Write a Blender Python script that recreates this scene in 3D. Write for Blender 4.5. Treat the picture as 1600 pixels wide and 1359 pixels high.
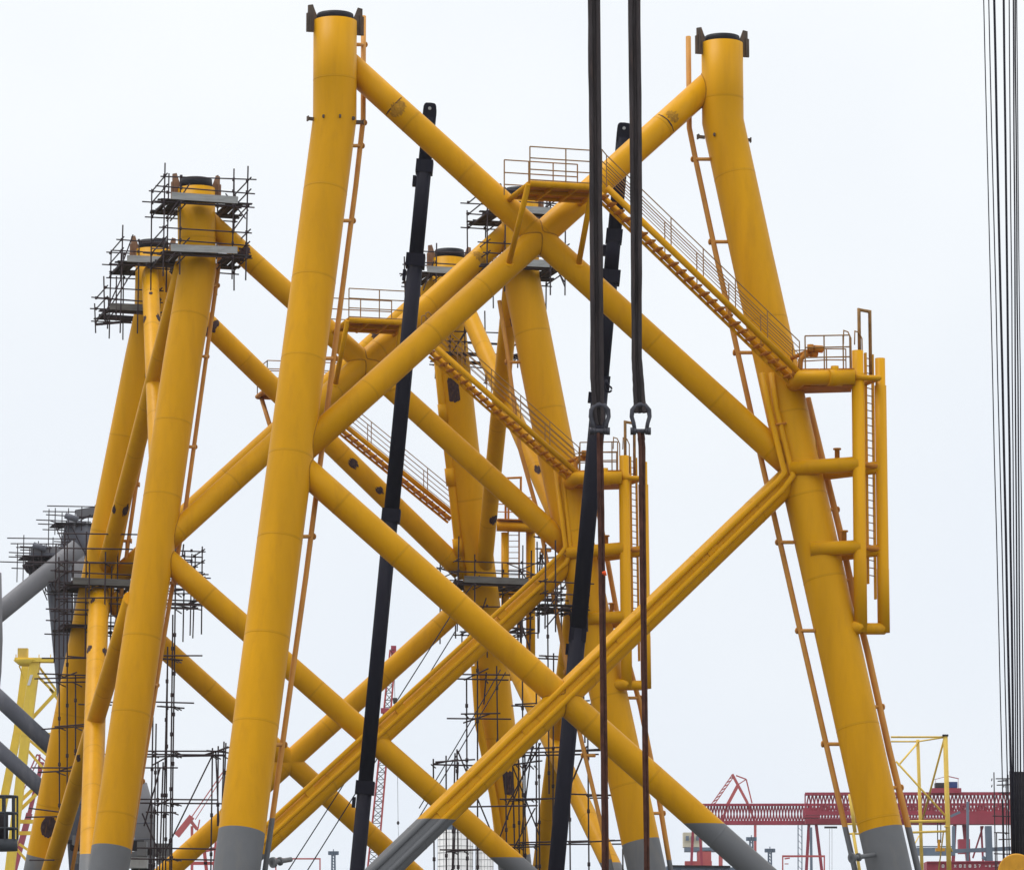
import bpy, math, random
from mathutils import Vector, Matrix
random.seed(7)
R = math.radians
SC = bpy.context.scene
for o in list(bpy.data.objects): bpy.data.objects.remove(o)
COL = SC.collection

# ------------------------------------------------------------------ camera
FPX = 6000.0                       # focal length in photograph pixels (1600 wide)
CAM = Vector((0, 0, 1.7))
PITCH = math.atan((1620 - 679.5) / FPX)
cd = bpy.data.cameras.new('camera'); cam = bpy.data.objects.new('camera', cd); COL.objects.link(cam)
cam.location = CAM; cam.rotation_euler = (R(90) + PITCH, 0, 0)
cd.sensor_width = 36; cd.lens = 36 * FPX / 1600; cd.clip_start = 1; cd.clip_end = 20000
SC.camera = cam

# ------------------------------------------------------------------ sky, sun, exposure
SUN_EL, SUN_AZ = R(68), R(-70)      # sun high on the left behind an even cloud sheet
w = bpy.data.worlds.new('World'); SC.world = w; w.use_nodes = True
nt = w.node_tree; nt.nodes.clear()
def N(t, **k):
    n = nt.nodes.new(t)
    for a, b in k.items(): setattr(n, a, b)
    return n
out = N('ShaderNodeOutputWorld')
sky = N('ShaderNodeTexSky', sky_type='NISHITA', sun_disc=False, sun_elevation=SUN_EL, sun_rotation=SUN_AZ)
b1 = N('ShaderNodeBackground'); b1.inputs[1].default_value = 0.06
nt.links.new(sky.outputs[0], b1.inputs[0])
tc = N('ShaderNodeTexCoord'); sx = N('ShaderNodeSeparateXYZ'); nt.links.new(tc.outputs['Generated'], sx.inputs[0])
ns = N('ShaderNodeTexNoise'); ns.inputs['Scale'].default_value = 7; ns.inputs['Detail'].default_value = 3
nt.links.new(tc.outputs['Generated'], ns.inputs[0])
ad = N('ShaderNodeMath', operation='MULTIPLY_ADD'); ad.inputs[1].default_value = 0.28
nt.links.new(ns.outputs[0], ad.inputs[0]); nt.links.new(sx.outputs[2], ad.inputs[2])
cr = N('ShaderNodeValToRGB'); nt.links.new(ad.outputs[0], cr.inputs[0])
e = cr.color_ramp.elements
e[0].position = 0.0; e[0].color = (0.55, 0.60, 0.66, 1)
e[1].position = 1.0; e[1].color = (1.0, 1.0, 1.0, 1)
for p, c in ((0.16, (0.575, 0.615, 0.675, 1)), (0.30, (0.625, 0.655, 0.69, 1)), (0.44, (0.69, 0.71, 0.725, 1))):
    k = e.new(p); k.color = c
b2 = N('ShaderNodeBackground'); b2.inputs[1].default_value = 1.5
nt.links.new(cr.outputs[0], b2.inputs[0])
mx = N('ShaderNodeMixShader'); mx.inputs[0].default_value = 0.93
nt.links.new(b1.outputs[0], mx.inputs[1]); nt.links.new(b2.outputs[0], mx.inputs[2]); nt.links.new(mx.outputs[0], out.inputs[0])
sd = bpy.data.lights.new('sun', 'SUN'); so = bpy.data.objects.new('sun', sd); COL.objects.link(so)
sd.energy = 1.5; sd.angle = R(22); sd.color = (1.0, 0.96, 0.90)
sdir = Vector((math.sin(SUN_AZ) * math.cos(SUN_EL), math.cos(SUN_AZ) * math.cos(SUN_EL), math.sin(SUN_EL)))
so.rotation_euler = sdir.to_track_quat('Z', 'Y').to_euler()
SC.view_settings.view_transform = 'Standard'; SC.view_settings.look = 'None'
SC.view_settings.exposure = 0.0; SC.view_settings.gamma = 1; SC.view_settings.use_curve_mapping = False
try: SC.cycles.volume_bounces = 1; SC.cycles.max_bounces = 8
except Exception: pass

# ------------------------------------------------------------------ pixel -> world
fw = Vector((0, math.cos(PITCH), math.sin(PITCH))); up = Vector((0, -math.sin(PITCH), math.cos(PITCH)))
def ray(px, py): return Vector((1, 0, 0)) * ((px - 800) / FPX) + up * ((679.5 - py) / FPX) + fw
def P(px, py, Y):
    d = ray(px, py); return CAM + d * (Y / d.y)
TH = R(15.5)
U = Vector((math.cos(TH), math.sin(TH), 0)); NN = Vector((-math.sin(TH), math.cos(TH), 0)); Z = Vector((0, 0, 1))
class Plane:
    def __init__(s, px, py, Y, b):
        s.o = P(px, py, Y); s.v = (Z + NN * b); s.nr = U.cross(s.v).normalized()
    def __call__(s, px, py, off=0.0):
        d = ray(px, py); o = s.o - NN * off
        t = (o - CAM).dot(s.nr) / d.dot(s.nr); return CAM + d * t
F1 = Plane(850, 370, 150, 0.19)
F2 = Plane(571, 567, 177, 0.16)
F3 = Plane(478, 645, 191, -0.16)

# ------------------------------------------------------------------ materials
def mat(name, col, rough=0.5, var=0.12, metal=0.0, scale=1.5, bump=0.0, stretch=1.0, dirt=None, dirtamt=0.0, attr=False, zgrey=None, spec=0.12):
    m = bpy.data.materials.new(name); m.use_nodes = True; t = m.node_tree; n = t.nodes; L = t.links
    bs = n['Principled BSDF']; bs.inputs['Roughness'].default_value = rough; bs.inputs['Metallic'].default_value = metal
    bs.inputs['Specular IOR Level'].default_value = spec
    tc = n.new('ShaderNodeTexCoord'); mp = n.new('ShaderNodeMapping'); mp.inputs['Scale'].default_value = (1, 1, stretch)
    L.new(tc.outputs['Object'], mp.inputs[0])
    a = n.new('ShaderNodeTexNoise'); a.inputs['Scale'].default_value = scale; a.inputs['Detail'].default_value = 6; a.inputs['Roughness'].default_value = 0.6
    L.new(mp.outputs[0], a.inputs[0])
    r = n.new('ShaderNodeMapRange'); r.inputs['From Min'].default_value = .3; r.inputs['From Max'].default_value = .7
    r.inputs['To Min'].default_value = 1 - var; r.inputs['To Max'].default_value = 1 + var
    L.new(a.outputs[0], r.inputs[0]); val = r.outputs[0]
    if attr:
        at = n.new('ShaderNodeAttribute'); at.attribute_name = 'plate'
        mm = n.new('ShaderNodeMath'); mm.operation = 'MULTIPLY'; L.new(val, mm.inputs[0]); L.new(at.outputs['Fac'], mm.inputs[1]); val = mm.outputs[0]
    base = n.new('ShaderNodeVectorMath'); base.operation = 'SCALE'; base.inputs[0].default_value = col; L.new(val, base.inputs['Scale'])
    cur = base.outputs[0]
    if dirt:
        b = n.new('ShaderNodeTexNoise'); b.inputs['Scale'].default_value = scale * 2.2; b.inputs['Detail'].default_value = 8; b.inputs['Roughness'].default_value = .65
        mp2 = n.new('ShaderNodeMapping'); mp2.inputs['Scale'].default_value = (1.3, 1.3, 0.16); L.new(tc.outputs['Object'], mp2.inputs[0]); L.new(mp2.outputs[0], b.inputs[0])
        rr = n.new('ShaderNodeMapRange'); rr.inputs['From Min'].default_value = .52; rr.inputs['From Max'].default_value = .78; rr.inputs['To Max'].default_value = dirtamt
        L.new(b.outputs[0], rr.inputs[0])
        mx = n.new('ShaderNodeMix'); mx.data_type = 'RGBA'; L.new(rr.outputs[0], mx.inputs['Factor']); L.new(cur, mx.inputs['A']); mx.inputs['B'].default_value = (*dirt, 1); cur = mx.outputs['Result']
        ru = n.new('ShaderNodeMapRange'); ru.inputs['To Min'].default_value = rough - .08; ru.inputs['To Max'].default_value = rough + .15; L.new(b.outputs[0], ru.inputs[0]); L.new(ru.outputs[0], bs.inputs['Roughness'])
    if zgrey is not None:      # underwater coat: the paint itself changes at one level
        g = n.new('ShaderNodeNewGeometry'); s = n.new('ShaderNodeSeparateXYZ'); L.new(g.outputs['Position'], s.inputs[0])
        lt = n.new('ShaderNodeMath'); lt.operation = 'LESS_THAN'; lt.inputs[1].default_value = zgrey; L.new(s.outputs[2], lt.inputs[0])
        mx = n.new('ShaderNodeMix'); mx.data_type = 'RGBA'; L.new(lt.outputs[0], mx.inputs['Factor']); L.new(cur, mx.inputs['A']); mx.inputs['B'].default_value = (*GREY, 1); cur = mx.outputs['Result']
    L.new(cur, bs.inputs['Base Color'])
    if bump:
        bn = n.new('ShaderNodeTexNoise'); bn.inputs['Scale'].default_value = 3.5; bn.inputs['Detail'].default_value = 5; L.new(tc.outputs['Object'], bn.inputs[0])
        bu = n.new('ShaderNodeBump'); bu.inputs['Strength'].default_value = bump; bu.inputs['Distance'].default_value = 0.02; L.new(bn.outputs[0], bu.inputs['Height']); L.new(bu.outputs[0], bs.inputs['Normal'])
    return m
GREY = (0.155, 0.16, 0.17)
YEL = (0.64, 0.308, 0.001)
DIRT = (0.40, 0.17, 0.012)
M = dict(
 leg=mat('yellow_leg_paint', YEL, .42, .11, scale=.8, bump=.25, stretch=.08, dirt=DIRT, dirtamt=.32, attr=True),
 brace=mat('yellow_brace_paint', YEL, .40, .07, scale=.6, bump=.25, dirt=DIRT, dirtamt=.4, attr=True, zgrey=9.75),
 yel=mat('yellow_paint', YEL, .45, .10, scale=1.2, bump=.15, dirt=DIRT, dirtamt=.4, zgrey=9.75),
 orange=mat('orange_pipe_paint', (0.56, 0.265, 0.06), .5, .12, scale=1.0, dirt=(.25, .10, .06), dirtamt=.5, zgrey=9.75),
 stair=mat('stair_paint', (0.50, 0.20, 0.025), .6, .2, scale=2.5, dirt=(.3, .12, .04), dirtamt=.6),
 rail=mat('backlit_railing_paint', (0.30, 0.165, 0.06), .5, .3, scale=3),  # yellow rails darkened in the colour to read as backlit against the sky
 grey=mat('grey_coat', GREY, .5, .08, scale=.7, bump=.1, dirt=(.24, .22, .19), dirtamt=.5),
 grey2=mat('far_grey_paint', (0.12, 0.125, 0.15), .5, .12, scale=.5, dirt=(.3, .3, .32), dirtamt=.4),
 grey3=mat('light_grey_paint', (0.19, 0.19, 0.205), .5, .12, scale=.5, dirt=(.2, .2, .2), dirtamt=.4),
 fin=mat('bare_steel_fin', (0.11, 0.085, 0.07), .6, .25, scale=3, dirt=(.3, .14, .05), dirtamt=.6),
 finy=mat('scuffed_fin', (0.27, 0.15, 0.09), .6, .25, scale=3, dirt=(.12, .08, .07), dirtamt=.8),
 rim=mat('black_rim', (0.02, 0.02, 0.026), .5, .2),
 boom=mat('black_boom_paint', (0.011, 0.011, 0.020), .6, .15, scale=1, dirt=(.028, .028, .036), dirtamt=.5, spec=.08),
 sling=mat('dark_sling_fibre', (0.05, 0.042, 0.044), .85, .5, scale=1.6, bump=.6, stretch=.2, dirt=(.12, .08, .07), dirtamt=.6),
 rust=mat('rusty_sling', (0.085, 0.035, 0.025), .85, .4, scale=2, dirt=(.03, .02, .02), dirtamt=.7),
 shackle=mat('worn_shackle_steel', (0.075, 0.075, 0.09), .45, .35, metal=.4, scale=4),
 pole=mat('scaffold_pole_steel', (0.055, 0.042, 0.048), .6, .4, scale=2),
 plank=mat('dark_plank', (0.05, 0.045, 0.05), .8, .4, scale=2, dirt=(.12, .10, .10), dirtamt=.6),
 galv=mat('galvanised_board', (0.36, 0.37, 0.37), .5, .2, metal=.2, scale=2, dirt=(.16, .15, .13), dirtamt=.6),
 patch=mat('dark_primer_patch', (0.045, 0.028, 0.034), .7, .4, scale=5, dirt=(.20, .10, .03), dirtamt=.9),
 scuff=mat('scuffed_patch', (0.42, 0.21, 0.02), .7, .35, scale=7, dirt=(.09, .05, .03), dirtamt=1),
 red=mat('gantry_red', (0.36, 0.055, 0.085), .5, .15, scale=.2, dirt=(.2, .05, .05), dirtamt=.5),  # red lightened so the colour itself carries the fading with distance
 pink=mat('haze_paled_red', (0.50, 0.10, 0.10), .6, .15, scale=.2),  # far red steel, with distance haze mixed into the base colour
 dark=mat('dark_steel', (0.03, 0.028, 0.034), .6, .3, scale=.6, dirt=(.10, .045, .03), dirtamt=.5),
 rope=mat('wire_rope', (0.025, 0.024, 0.034), .6, .3, scale=5),
 fyel=mat('bright_tower_yellow', (0.84, 0.60, 0.085), .5, .1, scale=.5, dirt=(.55, .36, .12), dirtamt=.4),
 ryel=mat('frame_yellow', (0.72, 0.50, 0.10), .5, .15, scale=.5, dirt=(.35, .22, .12), dirtamt=.5),
 white=mat('silo_white', (0.72, 0.72, 0.72), .6, .06, scale=.3, dirt=(.45, .45, .45), dirtamt=.4),
 cream=mat('cab_cream', (0.66, 0.60, 0.46), .6, .1, scale=.3),
 seam=mat('silo_seam', (0.33, 0.34, 0.35), .7, .1),
 blue=mat('blue_cover', (0.03, 0.06, 0.20), .6, .3, scale=.4),
 bluegrey=mat('bluegrey_steel', (0.16, 0.20, 0.26), .6, .15, scale=.3),
 letter=mat('white_lettering', (0.75, 0.72, 0.72), .6, .05),
 ogr=mat('sheave_orange', (0.62, 0.30, 0.03), .45, .15, scale=2, dirt=(.25, .10, .03), dirtamt=.5),
 hot=mat('orange_tag', (0.85, 0.10, 0.02), .6, .05),
 bask=mat('basket_paint', (0.055, 0.06, 0.07), .6, .2, scale=2),
 worn=mat('worn_grey_board', (0.16, 0.16, 0.155), .7, .3, scale=2, dirt=(.07, .06, .06), dirtamt=.7),
 bead=mat('weld_bead_paint', (0.40, 0.18, 0.006), .5, .25, scale=6, dirt=(.16, .08, .03), dirtamt=.7, zgrey=9.75),
 ground=mat('yard_concrete', (0.10, 0.10, 0.095), .85, .2, scale=.05, dirt=(.2, .19, .18), dirtamt=.4),
)

# ------------------------------------------------------------------ builders
WL = {}
def wl(p): return WL.get(p.name, Vector((0, 0, 0))) if p else Vector((0, 0, 0))
def thing(name, label, cat, loc, group=None):
    o = bpy.data.objects.new(name, None); COL.objects.link(o); o.location = loc; o.empty_display_size = 1
    o['label'] = label; o['category'] = cat
    if group: o['group'] = group
    WL[o.name] = Vector(loc); return o
def link(name, me, parent, off=None):
    o = bpy.data.objects.new(name, me); COL.objects.link(o)
    if parent: o.parent = parent
    WL[o.name] = wl(parent); return o
def make(name, V, Fc, mats, parent=None, mi=None, smooth=None, plate=None):
    L = wl(parent); me = bpy.data.meshes.new(name)
    me.from_pydata([tuple(Vector(v) - L) for v in V], [], Fc)
    for m in (mats if isinstance(mats, (list, tuple)) else [mats]): me.materials.append(m)
    for i, p in enumerate(me.polygons):
        if mi: p.material_index = mi[i]
        if smooth is not None: p.use_smooth = smooth[i] if isinstance(smooth, list) else smooth
    if plate:
        a = me.attributes.new('plate', 'FLOAT', 'FACE')
        for i, v in enumerate(plate): a.data[i].value = v
    me.update(); return link(name, me, parent)
def frame_of(t, ref=None):
    t = t.normalized(); r = Vector((0, 0, 1)) if abs(t.z) < .9 else Vector((0, 1, 0))
    if ref is not None: r = ref
    a = (r - t * r.dot(t)).normalized(); return a, t.cross(a)
class MB:
    def __init__(s): s.V = []; s.F = []; s.mi = []; s.sm = []; s.pl = []
    def tube(s, pts, r, seg=12, caps=True, mi=None, plate=None):
        pts = [Vector(p) for p in pts]; n = len(pts); rs = r if isinstance(r, (list, tuple)) else [r] * n
        ts = [(pts[i + 1] - pts[i]).normalized() for i in range(n - 1)]
        a, b = frame_of(ts[0]); b0 = len(s.V)
        for i in range(n):
            if i == 0: t = ts[0]; k = 1
            elif i == n - 1: t = ts[-1]; k = 1
            else:
                t = (ts[i - 1] + ts[i]).normalized()
            a = (a - t * a.dot(t)).normalized(); b = t.cross(a)
            # mitre: stretch across the bend
            st = Vector((0, 0, 0)); kk = 1
            if 0 < i < n - 1:
                d = ts[i] - ts[i - 1]
                if d.length > 1e-5: st = d.normalized(); kk = 1 / max(.5, t.dot(ts[i]))
            for j in range(seg):
                an = 2 * math.pi * j / seg; v = a * math.cos(an) + b * math.sin(an)
                if kk != 1: v = v + st * (v.dot(st) * (kk - 1))
                s.V.append(pts[i] + v * rs[i])
        for i in range(n - 1):
            for j in range(seg):
                j2 = (j + 1) % seg
                s.F.append((b0 + i * seg + j, b0 + i * seg + j2, b0 + (i + 1) * seg + j2, b0 + (i + 1) * seg + j)); s.sm.append(True)
                s.mi.append(mi[i] if mi else 0); s.pl.append(plate[i] if plate else 1.0)
        if caps:
            for q, rev in ((0, True), (n - 1, False)):
                f = [b0 + q * seg + j for j in range(seg)]
                s.F.append(tuple(reversed(f)) if rev else tuple(f)); s.sm.append(False); s.mi.append(mi[0 if rev else -1] if mi else 0); s.pl.append(1.0)
        return s
    def box(s, c, ax, ay, az):       # centre, three half-extent vectors
        b0 = len(s.V); c = Vector(c)
        for i in (-1, 1):
            for j in (-1, 1):
                for k in (-1, 1): s.V.append(c + ax * i + ay * j + az * k)
        for f in ((0, 1, 3, 2), (4, 6, 7, 5), (0, 4, 5, 1), (2, 3, 7, 6), (0, 2, 6, 4), (1, 5, 7, 3)):
            s.F.append(tuple(b0 + q for q in f)); s.sm.append(False); s.mi.append(0); s.pl.append(1.0)
        return s
    def bar(s, a, b, w, h, ref=None):
        a = Vector(a); b = Vector(b); t = b - a; x, y = frame_of(t, ref)
        return s.box((a + b) / 2, t / 2, x * (h / 2), y * (w / 2))
    def prism(s, poly, d):           # polygon (3D points) extruded along +-d
        b0 = len(s.V); n = len(poly)
        for p in poly: s.V.append(Vector(p) - d)
        for p in poly: s.V.append(Vector(p) + d)
        s.F.append(tuple(b0 + i for i in range(n))); s.F.append(tuple(b0 + n + i for i in reversed(range(n))))
        for i in range(n): s.F.append((b0 + i, b0 + (i + 1) % n, b0 + n + (i + 1) % n, b0 + n + i))
        s.sm += [False] * (n + 2); s.mi += [0] * (n + 2); s.pl += [1.0] * (n + 2); return s
    def build(s, name, m, parent=None): 
        o = make(name, s.V, s.F, m, parent, s.mi, s.sm, s.pl); return o
def unit_cyl(m, seg=8):
    k = MB().tube([(0, 0, 0), (0, 0, 1)], 1, seg); me = bpy.data.meshes.new('rod')
    me.from_pydata([tuple(v) for v in k.V], [], k.F); me.materials.append(m)
    for i, p in enumerate(me.polygons): p.use_smooth = k.sm[i]
    return me
def unit_box(m):
    k = MB().box((0, 0, 0), Vector((.5, 0, 0)), Vector((0, .5, 0)), Vector((0, 0, .5))); me = bpy.data.meshes.new('board')
    me.from_pydata([tuple(v) for v in k.V], [], k.F); me.materials.append(m); return me
RODS = {}; BOXES = {}
def rod(name, a, b, r, m, parent, seg=8):
    key = (m, seg)
    if key not in RODS: RODS[key] = unit_cyl(M[m], seg)
    o = link(name, RODS[key], parent); a = Vector(a) - wl(parent); b = Vector(b) - wl(parent); t = b - a
    q = t.to_track_quat('Z', 'Y'); o.matrix_basis = Matrix.LocRotScale(a, q, Vector((r, r, t.length))); return o
def board(name, a, b, wd, th, m, parent, ref=Z):   # slab from a to b; width across, thickness along ref
    if m not in BOXES: BOXES[m] = unit_box(M[m])
    o = link(name, BOXES[m], parent); a = Vector(a) - wl(parent); b = Vector(b) - wl(parent); t = b - a
    z = (ref - t * (ref.dot(t) / t.length_squared)).normalized(); x = t.normalized(); y = z.cross(x)
    rot = Matrix((x, y, z)).transposed(); o.matrix_basis = Matrix.Translation((a + b) / 2) @ rot.to_4x4() @ Matrix.Diagonal((t.length, wd, th, 1)); return o
def tag(o, label, cat, group=None, kind=None):
    if label: o['label'] = label
    if cat: o['category'] = cat
    if group: o['group'] = group
    if kind: o['kind'] = kind
    return o

def can_tube(name, pts, r, m, parent, step=3.2, seg=36, grey_at=None, stub=None):
    """big welded tube: proud weld beads between plate cans, one tone per can; grey_at = z where the lower coat starts"""
    pts = [Vector(p) for p in pts]; P2 = [pts[0]]; RR = [r]; mi = []; pl = []; tone = random.uniform(.985, 1.015); coat = 0
    for a, b in zip(pts[:-1], pts[1:]):
        Ls = (b - a).length; d = (b - a).normalized(); ev = []
        k = random.uniform(.5, 1) * step
        while k < Ls - .5: ev.append((k, 'w')); k += step * random.uniform(.8, 1.1)
        if grey_at is not None and a.z > grey_at > b.z:
            ev = [q for q in ev if abs(q[0] - (a.z - grey_at) / (a.z - b.z) * Ls) > .3]; ev.append(((a.z - grey_at) / (a.z - b.z) * Ls, 'g'))
        ev.sort()
        for k, t in ev:
            if t == 'w':
                for off, rr in ((-.06, r), (-.026, r), (-.012, r + .006), (.012, r + .006), (.026, r), (.06, r)):
                    P2.append(a + d * (k + off)); RR.append(rr); mi.append(coat); pl.append(tone if off in (-.06, .06) else tone * .87)
                tone = random.uniform(.975, 1.02)
            else:
                P2.append(a + d * k); RR.append(r); mi.append(coat); pl.append(tone); coat = 1
        P2.append(b); RR.append(r); mi.append(coat); pl.append(tone)
    k = MB().tube(P2, RR, seg, True, mi, pl); return k.build(name, m, parent)
def weld(parent, a, b, r, LA, LB, RL, ends=(0, 1), br=.028, m='bead'):
    """weld bead along the curve where the tube a-b meets the tube LA-LB"""
    a, b, LA, LB = Vector(a), Vector(b), Vector(LA), Vector(LB); d = (b - a).normalized(); e = (LB - LA).normalized(); x, y = frame_of(d)
    loops = [[], []]; n = 40
    for i in range(n + 1):
        an = 2 * math.pi * i / n; o = a + (x * math.cos(an) + y * math.sin(an)) * r * .999 - LA
        dp = d - e * d.dot(e); op = o - e * o.dot(e); A_ = dp.dot(dp); B_ = 2 * dp.dot(op); C_ = op.dot(op) - RL * RL
        D_ = max(0, B_ * B_ - 4 * A_ * C_); sq = math.sqrt(D_)
        for j, t in enumerate(((-B_ - sq) / (2 * A_), (-B_ + sq) / (2 * A_))): loops[j].append(LA + o + d * t)
    for j in ends: MB().tube(loops[j], br, 8, False).build('weld_bead', M[m], parent)
def patch(parent, a, b, t, L, r, ang0, ang1, m='patch', name='paint_patch', jag=.25, lift=.012, label=None):
    """curved sheet hugging the tube a-b (radius r) around fraction t, axial length L, from angle ang0 to ang1 seen from the camera"""
    a = Vector(a); b = Vector(b); c = a.lerp(b, t); d = (b - a).normalized(); tocam = (CAM - c); x = (tocam - d * tocam.dot(d)).normalized(); y = d.cross(x)
    rd = random.Random(int((t + a.x * 3 + L) * 1000)); n = 16; V = []; Fc = []; jag = jag * 1.7
    for i in range(n + 1):
        an = R(ang0 + (ang1 - ang0) * i / n); env = math.sin(math.pi * (i + .35) / (n + .7)) ** (.5 if jag > .1 else .06)
        l1 = -L / 2 * env * (1 + rd.uniform(-jag, jag)); l2 = L / 2 * env * (1 + rd.uniform(-jag, jag))
        for l in (l1, l2):
            for rr in (r + lift, r - .03): V.append(c + d * l + (x * math.cos(an) + y * math.sin(an)) * rr)
    for i in range(n):
        q = i * 4; w_ = q + 4
        Fc += [(q, w_, w_ + 2, q + 2), (q, q + 1, w_ + 1, w_), (q + 2, w_ + 2, w_ + 3, q + 3)]
    Fc += [(0, 2, 3, 1), (n * 4, n * 4 + 1, n * 4 + 3, n * 4 + 2)]
    o = make(name, V, Fc, M[m], parent)
    if label: o['label'] = label
    return o

# ------------------------------------------------------------------ ground
def grid_ground():
    k = MB(); k.V = [Vector((-880, -180, 0)), Vector((880, -180, 0)), Vector((880, 1180, 0)), Vector((-880, 1180, 0))]
    o = make('ground', k.V, [(0, 1, 2, 3)], M['ground']); o['kind'] = 'structure'
grid_ground()

# ------------------------------------------------------------------ leg, guide fins
def top_set(parent, c, r, finm='fin', skip=(3,), tall=.95, rimh=.28):
    k = MB().tube([c - Z * .05, c + Z * rimh * .5, c + Z * rimh], [r * .86, r * .86, r * .84], 36); k.build('top_ring', M['rim'], parent)
    for q in range(4):
        if q in skip: continue
        an = TH + q * math.pi / 2; rd = Vector((math.cos(an), math.sin(an), 0)); tg = Vector((-math.sin(an), math.cos(an), 0)); r0 = r + .004; h = tall
        poly = [c + rd * (r0 * .93) + Z * -.02, c + rd * r0 + Z * -.02, c + rd * r0 + Z * -.52 * tall, c + rd * (r0 + .30) + Z * -.52 * tall, c + rd * (r0 + .30) + Z * .26, c + rd * (r0 + .24) + Z * .28,
                c + rd * (r0 + .24) + Z * (.62 * h), c + rd * (r0 + .05) + Z * (.66 * h), c + rd * (r0 - .04) + Z * (.40 * h), c + rd * (r0 * .84) + Z * .15]
        MB().prism(poly, tg * .05).build('guide_fin', M[finm], parent)
        # cross rib behind the plate, where the fin bears on the pipe
        poly2 = [c + rd * (r0 + .15) + tg * .13 + Z * -.5 * tall, c + rd * (r0 + .15) - tg * .13 + Z * -.5 * tall, c + rd * (r0 + .15) - tg * .13 + Z * .30, c + rd * (r0 + .15) + tg * .13 + Z * .30]
        MB().prism(poly2, rd * .02).build('fin_rib', M[finm], parent)
def extend_down(a, b, z):
    d = (b - a); return b + d * ((z - b.z) / d.z)

def lugs(parent, c, r, d, n=5):
    for i in range(n):
        an = TH + math.pi * (1.05 + .9 * i / (n - 1)) if n > 1 else TH
        rd = Vector((math.cos(an), math.sin(an), 0)); k = MB()
        q_ = .28 if i in (0, n - 1) else .10; k.bar(c + rd * (r - .02), c + rd * (r + q_), .05, .14); k.box(c + rd * (r + q_), rd * .02, Z * (.10 if q_ > .2 else .05), rd.cross(Z) * (.09 if q_ > .2 else .04)); k.build('lifting_lug', M['fin'], parent)

def side_pipe(parent, F, pix, off, r, legfn, stubs, m='orange', name='caisson_pipe'):
    pts = [F(x, y, off) for x, y in pix]
    last = extend_down(pts[-2], pts[-1], 1.0); pts.append(last)
    k = MB().tube(pts, r, 14); o = k.build(name, M[m], parent)
    for (x, y) in stubs:
        # the stub runs from the pipe to the leg surface at the same height
        yy = y
        for (ax, ay), (bx, by) in zip(pix[:-1], pix[1:]):
            if ay <= yy <= by:
                px = ax + (bx - ax) * (yy - ay) / (by - ay); a = F(px, yy, off); b = F(x, yy, 0)
                k = MB().tube([a + (a - b).normalized() * .12, b], .075, 10); k.tube([a + (a - b).normalized() * .17, a + (a - b).normalized() * .11], .13, 12); k.build('pipe_stub', M[m], o); break
    return o

def railing(parent, pts, h=1.15, rails=(1.15, .78, .42), sp=1.5, m='rail', r=.026, loop=True):
    pts = [Vector(p) for p in pts]
    for i, hh in enumerate(rails):
        k = MB().tube([p + Z * hh for p in pts], r, 8); k.build('handrail' if i == 0 else 'mid_rail', M[m], parent)
    for a, b in zip(pts[:-1], pts[1:]):
        n = max(1, round((b - a).length / sp))
        for i in range(n + 1):
            p = a.lerp(b, i / n); rod('rail_post', p, p + Z * rails[0], r, m, parent)

def stairway(parent, A, B, W, n, m='stair', rails=(1.2, .93, .66, .40)):
    """A, B: near stringer ends; W: width away from the camera"""
    A = Vector(A); B = Vector(B); d = (B - A).normalized(); side = d.cross(NN).normalized()
    if side.z < 0: side = -side
    k = MB().tube([A, B], .13, 14); k.tube([A + NN * W - side * .08, B + NN * W - side * .08], .125, 12)
    k.bar(A + NN * W - side * .30 + d * .3, B + NN * W - side * .30, .05, .12, side)
    st = k.build('stairway', M['yel'], parent)
    run = Vector((d.x, d.y, 0)).normalized(); st['label'] = 'open steel stairway with tubular stringers'
    for i in range(n):
        p = A.lerp(B, (i + .5) / n) - side * .16
        board('tread', p + NN * .10 - side * .05, p + NN * (W - .04) - side * .05, .24, .07, m, st)
        if i % 2 == 0: board('tread_bracket', p - run * .12 - Z * .05 + NN * .12, p + run * .15 - side * .22 + NN * .12, .05, .09, m, st, NN)
    for q in (NN * .02, NN * (W - .02)):
        for j, hh in enumerate(rails):
            rod('handrail' if j == 0 else 'mid_rail', A + q + Z * (hh + .1), B + q + Z * (hh + .1), .024 if j == 0 else .017, 'rail', st)
        L = (B - A).length; np_ = max(2, round(L / 1.9))
        for i in range(np_ + 1):
            p = A.lerp(B, i / np_) + q; rod('rail_post', p, p + Z * (rails[0] + .1), .022, 'rail', st)
    for q in (NN * .02, NN * (W - .02)):          # curled rail end at the head of the stair
        p = A + q + Z * (rails[0] + .1); k = MB().tube([p, p - d * .25 + Z * .05, p - d * .42 - Z * .12, p - d * .42 - Z * .9], .024, 8); k.build('rail_end', M['rail'], st)
    return st

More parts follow.
